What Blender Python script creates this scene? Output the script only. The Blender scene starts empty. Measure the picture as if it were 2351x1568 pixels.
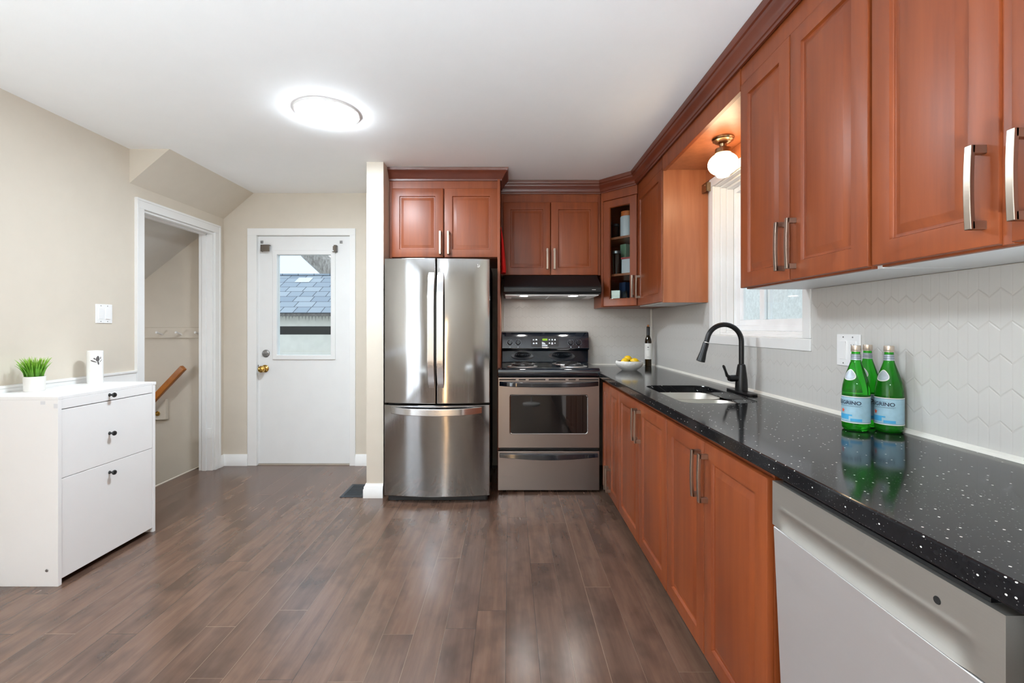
import bpy, bmesh, math, random
from mathutils import Matrix, Vector

random.seed(7)
PI = math.pi
SC = bpy.context.scene
COL = SC.collection

# ---------------------------------------------------------------- camera
cam_data = bpy.data.cameras.new('camera')
cam = bpy.data.objects.new('camera', cam_data)
COL.objects.link(cam)
cam.location = (0, 0, 1.235)
cam.rotation_euler = (PI / 2, 0, 0)
cam_data.sensor_width = 36
cam_data.lens = 1060 / 2351 * 36
cam_data.shift_x = 5.5 / 2351
cam_data.shift_y = -32 / 2351
cam_data.clip_start = 0.02
SC.camera = cam

# ---------------------------------------------------------------- exposure
SC.view_settings.view_transform = 'Standard'
SC.view_settings.look = 'None'
SC.view_settings.gamma = 1
SC.view_settings.use_curve_mapping = False
SC.view_settings.exposure = 0.1
SC.cycles.max_bounces = 12
SC.cycles.diffuse_bounces = 6
SC.cycles.glossy_bounces = 5
SC.cycles.transmission_bounces = 10
SC.cycles.transparent_max_bounces = 12
SC.cycles.caustics_reflective = False
SC.cycles.caustics_refractive = False
SC.cycles.sample_clamp_indirect = 6

# lamp strengths, all in one place
LED = 178.0          # round ceiling light in view and two added behind it
GLOBE = 19.0        # glass globe over the sink
HOOD = 210.0         # two spots under the range hood
FILL_UPLIGHT = 560.0     # two unseen floor lamps added to wash the ceiling
FILL_BLIND = 4.0         # glowing sheet added in the left-hand window, lights the room from behind
FILL_STAIR = 32.0        # globe added out of sight to brighten the stairwell
FILL_COLUMN = 14.0         # warm column added behind the view, seen only reflected in the fridge
SKY = 1.6

# ---------------------------------------------------------------- world
W = bpy.data.worlds.new('sky')
SC.world = W
W.use_nodes = True
nt = W.node_tree
nt.nodes.clear()
def wn(t): return nt.nodes.new(t)
wo = wn('ShaderNodeOutputWorld'); wb = wn('ShaderNodeBackground')
tc = wn('ShaderNodeTexCoord'); mp = wn('ShaderNodeMapping'); nz = wn('ShaderNodeTexNoise')
mp.inputs['Scale'].default_value = (2.2, 2.2, 6.0)
nz.inputs['Scale'].default_value = 2.0; nz.inputs['Detail'].default_value = 6
rp = wn('ShaderNodeValToRGB')
rp.color_ramp.elements[0].position = 0.44; rp.color_ramp.elements[0].color = (0.60, 0.76, 0.92, 1)
rp.color_ramp.elements[1].position = 0.58; rp.color_ramp.elements[1].color = (0.95, 0.97, 1.0, 1)
nt.links.new(tc.outputs['Generated'], mp.inputs['Vector'])
nt.links.new(mp.outputs['Vector'], nz.inputs['Vector'])
nt.links.new(nz.outputs['Fac'], rp.inputs['Fac'])
nt.links.new(rp.outputs['Color'], wb.inputs['Color'])
wb.inputs['Strength'].default_value = SKY
nt.links.new(wb.outputs['Background'], wo.inputs['Surface'])

# ---------------------------------------------------------------- helpers
def lin(c):
    return tuple(((x / 255) / 12.92 if x / 255 <= 0.04045 else ((x / 255 + 0.055) / 1.055) ** 2.4) for x in c) + (1,)

class MB:
    def __init__(s):
        s.v = []; s.f = []; s.mi = []; s.M = Matrix.Identity(4); s.m = 0
    def add(s, pts, faces):
        b = len(s.v)
        s.v += [s.M @ Vector(p) for p in pts]
        for f in faces:
            s.f.append([b + i for i in f]); s.mi.append(s.m)
    def frame(s, o, u, v, n):
        s.M = Matrix(((u[0], v[0], n[0], o[0]), (u[1], v[1], n[1], o[1]), (u[2], v[2], n[2], o[2]), (0, 0, 0, 1)))
        return s
    def box(s, x0, x1, y0, y1, z0, z1):
        p = [(x, y, z) for z in (z0, z1) for y in (y0, y1) for x in (x0, x1)]
        s.add(p, [(0, 2, 3, 1), (4, 5, 7, 6), (0, 1, 5, 4), (2, 6, 7, 3), (0, 4, 6, 2), (1, 3, 7, 5)])
        return s
    def prism(s, pts, ax, a, b):
        def P(p, t):
            return (t, p[0], p[1]) if ax == 'x' else (p[0], t, p[1]) if ax == 'y' else (p[0], p[1], t)
        n = len(pts)
        s.add([P(p, a) for p in pts] + [P(p, b) for p in pts],
              [tuple(range(n)), tuple(range(2 * n - 1, n - 1, -1))] + [(i, (i + 1) % n, n + (i + 1) % n, n + i) for i in range(n)])
        return s
    def loops(s, L, closed=True, cap0=True, cap1=True):
        n = len(L[0]); pts = [p for l in L for p in l]; F = []
        for k in range(len(L) - 1):
            for i in range(n if closed else n - 1):
                j = (i + 1) % n
                F.append((k * n + i, k * n + j, (k + 1) * n + j, (k + 1) * n + i))
        if cap0 and closed: F.append(tuple(range(n)))
        if cap1 and closed: F.append(tuple((len(L) - 1) * n + i for i in range(n)))
        s.add(pts, F); return s
    def lathe(s, prof, c=(0, 0, 0), seg=40, axis='z', rmod=None):
        L = []
        for r, h in prof:
            row = []
            for i in range(seg):
                a = 2 * PI * i / seg
                rr = max(r, 0.00005) * (rmod(a, h) if rmod else 1)
                x, y = rr * math.cos(a), rr * math.sin(a)
                p = (x, y, h) if axis == 'z' else (h, x, y) if axis == 'x' else (y, h, x)
                row.append((p[0] + c[0], p[1] + c[1], p[2] + c[2]))
            L.append(row)
        return s.loops(L)
    def tube(s, path, r, seg=12):
        path = [Vector(p) for p in path]; n = len(path)
        rs = r if isinstance(r, (list, tuple)) else [r] * n
        L = []; up = None
        for i, p in enumerate(path):
            t = (path[min(i + 1, n - 1)] - path[max(i - 1, 0)]).normalized()
            if up is None:
                up = t.orthogonal().normalized()
            up = (up - t * up.dot(t)).normalized(); w = t.cross(up)
            L.append([tuple(p + (up * math.cos(2 * PI * k / seg) + w * math.sin(2 * PI * k / seg)) * rs[i]) for k in range(seg)])
        return s.loops(L)
    def ribbon(s, path, wd, w, t):
        path = [Vector(p) for p in path]; n = len(path); wd = Vector(wd)
        ws = w if isinstance(w, (list, tuple)) else [w] * n
        L = []
        for i, p in enumerate(path):
            tg = (path[min(i + 1, n - 1)] - path[max(i - 1, 0)]).normalized()
            nn = tg.cross(wd).normalized()
            a = wd * ws[i] / 2; b = nn * t / 2
            L.append([tuple(p + a + b), tuple(p - a + b), tuple(p - a - b), tuple(p + a - b)])
        return s.loops(L)
    def sweep(s, prof, path, z=0):
        # prof: (out, z) section; path: XY points, "out" is to the right of travel, mitred
        P = [Vector((p[0], p[1])) for p in path]; n = len(P); L = []
        for i in range(n):
            d0 = (P[i] - P[i - 1]).normalized() if i else None
            d1 = (P[i + 1] - P[i]).normalized() if i < n - 1 else None
            d0 = d0 or d1; d1 = d1 or d0
            n0 = Vector((d0.y, -d0.x)); n1 = Vector((d1.y, -d1.x))
            m = (n0 + n1).normalized(); k = 1 / max(0.3, m.dot(n0))
            L.append([(P[i].x + m.x * o * k, P[i].y + m.y * o * k, zz) for o, zz in prof])
        return s.loops(L)
    def grid(s, fn, nu, nv):
        pts = [fn(i / nu, j / nv) for j in range(nv + 1) for i in range(nu + 1)]
        s.add(pts, [(j * (nu + 1) + i, j * (nu + 1) + i + 1, (j + 1) * (nu + 1) + i + 1, (j + 1) * (nu + 1) + i) for j in range(nv) for i in range(nu)])
        return s
    def ring_y(s, o, i, y0, y1):
        # rectangular slab with a rectangular hole, facing along Y
        def R(r, y): return [(r[0], y, r[2]), (r[1], y, r[2]), (r[1], y, r[3]), (r[0], y, r[3])]
        b = len(s.v)
        s.add(R(o, y0) + R(o, y1) + R(i, y1) + R(i, y0), [(4 * k + j, 4 * k + (j + 1) % 4, (4 * k + 4) % 16 + (j + 1) % 4, (4 * k + 4) % 16 + j) for k in range(4) for j in range(4)])
        return s
    def mesh(s, name, mats, org):
        me = bpy.data.meshes.new(name)
        me.from_pydata([tuple(p - org) for p in s.v], [], s.f)
        for m in (mats if isinstance(mats, (list, tuple)) else [mats]):
            me.materials.append(m)
        me.polygons.foreach_set('material_index', s.mi)
        bm = bmesh.new(); bm.from_mesh(me)
        bmesh.ops.recalc_face_normals(bm, faces=bm.faces)
        bm.to_mesh(me); bm.free()
        me.shade_smooth()
        me.set_sharp_from_angle(angle=math.radians(35))
        return me

def wloc(o):
    p = Vector((0, 0, 0))
    while o:
        p = p + o.location; o = o.parent
    return p

def part(name, mb, mats, parent=None, bevel=0, label=None, seg=2, stuff=False):
    org = wloc(parent)
    ob = bpy.data.objects.new(name, mb.mesh(name, mats, org))
    COL.objects.link(ob)
    if parent: ob.parent = parent
    if bevel:
        b = ob.modifiers.new('bevel', 'BEVEL'); b.width = bevel; b.segments = seg
        b.limit_method = 'ANGLE'; b.angle_limit = math.radians(40); b.harden_normals = True
    if label: ob['label'] = label
    if stuff: ob['kind'] = 'stuff'
    return ob

def tag(o, label, cat, group=None, kind=None):
    o['label'] = label; o['category'] = cat
    if group: o['group'] = group
    if kind: o['kind'] = kind
    return o

def thing(name, label, cat, loc=(0, 0, 0), group=None, kind=None):
    o = bpy.data.objects.new(name, None); COL.objects.link(o)
    o.location = loc; o.empty_display_size = 0.05
    return tag(o, label, cat, group, kind)

def struct(name, mb, mats, label, cat, parent=None, bevel=0):
    o = part(name, mb, mats, parent, bevel)
    return tag(o, label, cat, kind='structure')

def copy_tree(o, parent=None):
    c = o.copy(); COL.objects.link(c); c.parent = parent
    for ch in list(o.children): copy_tree(ch, c)
    return c

def text_faces(txt, size, bold=0.0):
    cu = bpy.data.curves.new('t', 'FONT'); cu.body = txt; cu.size = size; cu.align_x = 'CENTER'
    cu.offset = bold
    ob = bpy.data.objects.new('t', cu); COL.objects.link(ob)
    dg = bpy.context.evaluated_depsgraph_get()
    me = bpy.data.meshes.new_from_object(ob.evaluated_get(dg))
    v = [tuple(p.co) for p in me.vertices]; f = [tuple(p.vertices) for p in me.polygons]
    bpy.data.objects.remove(ob); bpy.data.meshes.remove(me)
    return v, f

# ---------------------------------------------------------------- materials
class NT:
    def __init__(s, name):
        s.m = bpy.data.materials.new(name); s.m.use_nodes = True
        s.t = s.m.node_tree; s.b = s.t.nodes['Principled BSDF']
        s.out = s.t.nodes['Material Output']
    def n(s, t, **kw):
        x = s.t.nodes.new(t)
        for k, v in kw.items(): setattr(x, k, v)
        return x
    def l(s, a, b): s.t.links.new(a, b)
    def math(s, op, a, b=None, c=None):
        x = s.n('ShaderNodeMath', operation=op)
        for i, q in enumerate((a, b, c)):
            if q is None: continue
            if isinstance(q, (int, float)): x.inputs[i].default_value = q
            else: s.l(q, x.inputs[i])
        return x.outputs[0]
    def mix(s, f, a, b, mode='MIX'):
        x = s.n('ShaderNodeMix', data_type='RGBA', blend_type=mode)
        for k, q in (('Factor', f), ('A', a), ('B', b)):
            i = [y for y in x.inputs if y.name == k and (y.type == 'RGBA' or k == 'Factor')][0]
            if k == 'Factor': i = x.inputs[0]
            if isinstance(q, (int, float)): i.default_value = q
            elif isinstance(q, tuple): i.default_value = q
            else: s.l(q, i)
        return [o for o in x.outputs if o.type == 'RGBA'][0]
    def coords(s, scale=(1, 1, 1), kind='Object', rot=(0, 0, 0), loc=(0, 0, 0)):
        m = s.n('ShaderNodeMapping')
        m.inputs['Scale'].default_value = scale; m.inputs['Rotation'].default_value = rot; m.inputs['Location'].default_value = loc
        if kind == 'World':
            g = s.n('ShaderNodeNewGeometry'); s.l(g.outputs['Position'], m.inputs['Vector'])
        else:
            g = s.n('ShaderNodeTexCoord'); s.l(g.outputs[kind], m.inputs['Vector'])
        return m.outputs[0]
    def noise(s, vec, scale, detail=3, rough=0.5):
        x = s.n('ShaderNodeTexNoise'); s.l(vec, x.inputs['Vector'])
        x.inputs['Scale'].default_value = scale; x.inputs['Detail'].default_value = detail; x.inputs['Roughness'].default_value = rough
        return x.outputs['Fac']
    def ramp(s, fac, stops):
        x = s.n('ShaderNodeValToRGB'); s.l(fac, x.inputs[0])
        e = x.color_ramp.elements
        while len(e) < len(stops): e.new(0.5)
        for q, (p, c) in zip(e, stops): q.position = p; q.color = c
        return x.outputs[0]
    def bump(s, h, strength=0.2, dist=0.001):
        x = s.n('ShaderNodeBump'); x.inputs['Strength'].default_value = strength; x.inputs['Distance'].default_value = dist
        s.l(h, x.inputs['Height']); s.l(x.outputs[0], s.b.inputs['Normal'])
    def set(s, **kw):
        for k, v in kw.items(): s.b.inputs[k.replace('_', ' ')].default_value = v
        return s

def plain(name, rgb, rough=0.5, metal=0.0, var=0.03, scale=8.0, bump=0.0, coat=0.0, spec=0.5, bscale=60):
    k = NT(name); c = lin(rgb)
    v = k.coords()
    f = k.noise(v, scale, 3)
    d = tuple(max(0, x * (1 - var * 2)) for x in c[:3]) + (1,); e = tuple(min(1, x * (1 + var)) for x in c[:3]) + (1,)
    k.l(k.ramp(f, [(0.3, d), (0.7, e)]), k.b.inputs['Base Color'])
    k.set(Roughness=rough, Metallic=metal, Coat_Weight=coat, Specular_IOR_Level=spec)
    if bump: k.bump(k.noise(k.coords(), bscale, 4), bump, 0.002)
    return k.m

def emit(name, rgb, strength, base=(240, 240, 238)):
    k = NT(name); k.set(Roughness=0.3, Emission_Strength=strength)
    k.b.inputs['Base Color'].default_value = lin(base); k.b.inputs['Emission Color'].default_value = lin(rgb)
    return k.m

def wood(name, dark, light, rough=0.32, scale=(22, 22, 1.6), coat=0.25):
    k = NT(name)
    v = k.coords(scale); f = k.noise(v, 1.0, 5, 0.6)
    g = k.noise(k.coords((2.2, 2.2, 0.9)), 1.3, 2)
    h = k.math('ADD', k.math('MULTIPLY', f, 0.55), k.math('MULTIPLY', g, 0.45))
    k.l(k.ramp(h, [(0.36, lin(dark)), (0.64, lin(light))]), k.b.inputs['Base Color'])
    k.set(Roughness=rough, Coat_Weight=coat, Coat_Roughness=0.36)
    k.bump(f, 0.04, 0.001)
    return k.m

def steel(name, rgb=(196, 192, 188), rough=0.24, wav=0.0, brush='z'):
    k = NT(name); k.b.inputs['Base Color'].default_value = lin(rgb)
    k.set(Metallic=1.0, Roughness=rough)
    sc = {'z': (320, 320, 3), 'x': (3, 320, 320), 'y': (320, 3, 320)}[brush]
    f = k.noise(k.coords(sc), 1.0, 2)
    r = k.math('ADD', k.math('MULTIPLY', f, 0.10), rough - 0.05)
    k.l(r, k.b.inputs['Roughness'])
    if wav:
        w = k.noise(k.coords((2.6, 2.6, 1.1)), 1.6, 1)
        k.bump(w, wav, 0.02)
    return k.m

def tile_mat(name, axis):
    # elongated picket tiles: zig-zag courses and staggered upright joints
    k = NT(name)
    g = k.n('ShaderNodeNewGeometry'); sp = k.n('ShaderNodeSeparateXYZ'); k.l(g.outputs['Position'], sp.inputs[0])
    u = sp.outputs[0] if axis == 'x' else sp.outputs[1]
    v = sp.outputs[2]
    w, H, amp = 0.057, 0.0865, 0.022
    uu = k.math('DIVIDE', u, w)
    vv = k.math('SUBTRACT', v, 0.981)
    row = k.math('ROUND', k.math('DIVIDE', vv, H))
    ph = k.math('ADD', uu, k.math('MULTIPLY', row, 0.5))
    fr = k.math('FRACT', k.math('ADD', ph, 50.0))
    tri = k.math('MULTIPLY', k.math('ABSOLUTE', k.math('SUBTRACT', fr, 0.5)), 2 * amp)
    vb = k.math('ADD', k.math('MULTIPLY', row, H), k.math('SUBTRACT', tri, amp / 2))
    dd = k.math('SUBTRACT', vv, vb)
    dz = k.math('MULTIPLY', k.math('ABSOLUTE', dd), 0.79)
    above = k.math('GREATER_THAN', dd, 0.0)
    fr2 = k.math('FRACT', k.math('ADD', k.math('ADD', ph, 50.5), k.math('MULTIPLY', k.math('SUBTRACT', 1.0, above), 0.5)))
    fr3 = k.math('FRACT', k.math('MULTIPLY', fr2, 2.0))
    dv = k.math('MULTIPLY', k.math('MINIMUM', fr3, k.math('SUBTRACT', 1.0, fr3)), w / 2)
    # every tile tips a hair: its own bevel
    hz = k.math('MINIMUM', k.math('DIVIDE', dz, 0.0035), 1.0)
    hv = k.math('MINIMUM', k.math('DIVIDE', dv, 0.0030), 1.0)
    hv = k.math('ADD', k.math('MULTIPLY', hv, 0.30), 0.70)
    h = k.math('MINIMUM', hz, hv)
    col = k.mix(h, lin((196, 193, 188)), lin((203, 201, 197)))
    k.l(col, k.b.inputs['Base Color'])
    k.set(Roughness=0.28)
    k.bump(h, 0.42, 0.002)
    return k.m

def floor_mat():
    k = NT('hand_scraped_planks')
    g = k.n('ShaderNodeNewGeometry'); sp = k.n('ShaderNodeSeparateXYZ'); k.l(g.outputs['Position'], sp.inputs[0])
    x, y = sp.outputs[0], sp.outputs[1]
    W_ = 0.124
    px = k.math('ADD', k.math('DIVIDE', x, W_), 40.12)
    idx = k.math('FLOOR', px); fx = k.math('FRACT', px)
    wn1 = k.n('ShaderNodeTexWhiteNoise', noise_dimensions='1D'); k.l(idx, wn1.inputs['W'])
    L_ = 1.55
    py = k.math('ADD', k.math('ADD', k.math('DIVIDE', y, L_), 20.0), k.math('MULTIPLY', wn1.outputs['Value'], 7.3))
    idy = k.math('FLOOR', py); fy = k.math('FRACT', py)
    cb = k.n('ShaderNodeCombineXYZ'); k.l(idx, cb.inputs[0]); k.l(idy, cb.inputs[1])
    wn2 = k.n('ShaderNodeTexWhiteNoise', noise_dimensions='2D'); k.l(cb.outputs[0], wn2.inputs['Vector'])
    rnd = wn2.outputs['Value']
    # grain shifted plank by plank
    cv = k.n('ShaderNodeCombineXYZ')
    k.l(k.math('MULTIPLY', x, 26.0), cv.inputs[0])
    k.l(k.math('MULTIPLY', y, 2.2), cv.inputs[1])
    k.l(k.math('MULTIPLY', rnd, 37.0), cv.inputs[2])
    gr = k.noise(cv.outputs[0], 1.0, 6, 0.62)
    cv2 = k.n('ShaderNodeCombineXYZ')
    k.l(k.math('MULTIPLY', x, 6.5), cv2.inputs[0]); k.l(k.math('MULTIPLY', y, 4.2), cv2.inputs[1]); k.l(k.math('MULTIPLY', rnd, 19.0), cv2.inputs[2])
    bl = k.noise(cv2.outputs[0], 1.0, 3, 0.55)
    c1 = k.ramp(gr, [(0.25, lin((90, 69, 58))), (0.5, lin((107, 84, 72))), (0.78, lin((124, 100, 88)))])
    c2 = k.mix(k.math('MULTIPLY', k.math('SUBTRACT', 1.0, k.math('MINIMUM', k.math('MULTIPLY', bl, 1.85), 1.0)), 1.15), c1, lin((50, 40, 36)))
    tone = k.ramp(rnd, [(0.0, lin((220, 214, 211))), (0.5, lin((236, 229, 222))), (1.0, lin((252, 244, 236)))])
    c3 = k.mix(1.0, c2, tone, 'MULTIPLY')
    ex = k.math('MULTIPLY', k.math('MINIMUM', fx, k.math('SUBTRACT', 1.0, fx)), W_)
    ey = k.math('MULTIPLY', k.math('MINIMUM', fy, k.math('SUBTRACT', 1.0, fy)), L_)
    ed = k.math('MINIMUM', ex, ey)
    ee = k.math('MINIMUM', k.math('DIVIDE', ed, 0.0016), 1.0)
    gap = k.ramp(wn1.outputs['Value'], [(0.45, lin((42, 32, 27))), (0.6, lin((150, 126, 108)))])
    c4 = k.mix(ee, gap, c3)
    k.l(c4, k.b.inputs['Base Color'])
    # scraped undulation across the plank, soft edge
    cs = k.n('ShaderNodeCombineXYZ')
    k.l(k.math('MULTIPLY', x, 5.0), cs.inputs[0]); k.l(k.math('MULTIPLY', y, 22.0), cs.inputs[1]); k.l(k.math('MULTIPLY', rnd, 11.0), cs.inputs[2])
    sc = k.noise(cs.outputs[0], 1.0, 2, 0.5)
    cup = k.math('MINIMUM', k.math('DIVIDE', ex, 0.012), 1.0)
    hh = k.math('ADD', k.math('MULTIPLY', sc, 0.6), k.math('MULTIPLY', cup, 0.35))
    k.bump(hh, 0.16, 0.0025)
    k.b.inputs['Roughness'].default_value = 0.24
    k.set(Specular_IOR_Level=0.8)
    return k.m

def counter_mat():
    k = NT('black_quartz')
    v = k.coords((1, 1, 1), 'World')
    sx = k.n('ShaderNodeSeparateXYZ'); k.l(v, sx.inputs[0]); cx = k.n('ShaderNodeCombineXYZ')
    k.l(k.math('ADD', sx.outputs[0], k.math('MULTIPLY', sx.outputs[2], 1.31)), cx.inputs[0]); k.l(sx.outputs[1], cx.inputs[1]); vv = cx.outputs[0]
    vo = k.n('ShaderNodeTexVoronoi', feature='F1', voronoi_dimensions='2D'); k.l(vv, vo.inputs['Vector']); vo.inputs['Scale'].default_value = 34
    sep = k.n('ShaderNodeSeparateColor'); k.l(vo.outputs['Color'], sep.inputs[0])
    big = k.math('MULTIPLY', k.math('LESS_THAN', vo.outputs['Distance'], 0.062), k.math('GREATER_THAN', sep.outputs[0], 0.66))
    vo2 = k.n('ShaderNodeTexVoronoi', feature='F1', voronoi_dimensions='2D'); k.l(vv, vo2.inputs['Vector']); vo2.inputs['Scale'].default_value = 120
    sep2 = k.n('ShaderNodeSeparateColor'); k.l(vo2.outputs['Color'], sep2.inputs[0])
    sm = k.math('MULTIPLY', k.math('LESS_THAN', vo2.outputs['Distance'], 0.11), k.math('GREATER_THAN', sep2.outputs[1], 0.7))
    base = k.mix(k.noise(v, 90, 2), lin((15, 15, 17)), lin((30, 30, 32)))
    c = k.mix(k.math('MULTIPLY', sm, 0.30), base, lin((150, 150, 150)))
    c = k.mix(big, c, lin((235, 235, 230)))
    k.l(c, k.b.inputs['Base Color'])
    k.set(Roughness=0.10, Specular_IOR_Level=0.2)
    return k.m

def pane_mat(name, tint=(250, 253, 253), rough=0.0):
    k = NT(name)
    tr = k.n('ShaderNodeBsdfTransparent'); tr.inputs[0].default_value = lin(tint)
    gl = k.n('ShaderNodeBsdfGlossy'); gl.inputs['Roughness'].default_value = 0.02
    fr = k.n('ShaderNodeFresnel'); fr.inputs[0].default_value = 1.45
    mx = k.n('ShaderNodeMixShader')
    gg = k.n('ShaderNodeNewGeometry'); ff = k.math('MULTIPLY', fr.outputs[0], k.math('SUBTRACT', 1.0, gg.outputs['Backfacing']))
    k.l(ff, mx.inputs[0]); k.l(tr.outputs[0], mx.inputs[1]); k.l(gl.outputs[0], mx.inputs[2])
    k.l(mx.outputs[0], k.out.inputs['Surface'])
    return k.m

def glass(name, rgb, rough=0.0, ior=1.4, trans=1.0):
    k = NT(name); k.b.inputs['Base Color'].default_value = lin(rgb)
    k.set(Roughness=rough, Transmission_Weight=trans, IOR=ior)
    return k.m

def shingle_mat():
    k = NT('slate_blue_shingles')
    br = k.n('ShaderNodeTexBrick'); k.l(k.coords((1, 1, 1)), br.inputs['Vector'])
    br.offset = 0.37; br.squash = 0.75; br.squash_frequency = 3
    br.inputs['Color1'].default_value = lin((150, 162, 176)); br.inputs['Color2'].default_value = lin((174, 184, 194)); br.inputs['Mortar'].default_value = lin((84, 90, 100))
    br.inputs['Scale'].default_value = 1.0; br.inputs['Mortar Size'].default_value = 0.008
    br.inputs['Brick Width'].default_value = 0.34; br.inputs['Row Height'].default_value = 0.235
    k.l(br.outputs['Color'], k.b.inputs['Base Color']); k.set(Roughness=0.9)
    k.bump(br.outputs['Fac'], -0.6, 0.01)
    return k.m

def bark_mat():
    k = NT('grey_bark')
    f = k.noise(k.coords((9, 9, 2.2)), 2.0, 6, 0.65)
    k.l(k.ramp(f, [(0.3, lin((120, 114, 108))), (0.65, lin((196, 190, 184)))]), k.b.inputs['Base Color'])
    k.set(Roughness=0.95); k.bump(f, 0.8, 0.03)
    return k.m

def stucco_mat():
    k = NT('pale_blue_stucco')
    f = k.noise(k.coords((7, 7, 7)), 3.0, 6, 0.7)
    k.l(k.ramp(f, [(0.35, lin((222, 220, 214))), (0.65, lin((244, 243, 238)))]), k.b.inputs['Base Color'])
    k.set(Roughness=0.95); k.bump(f, 0.6, 0.02)
    return k.m

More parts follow.
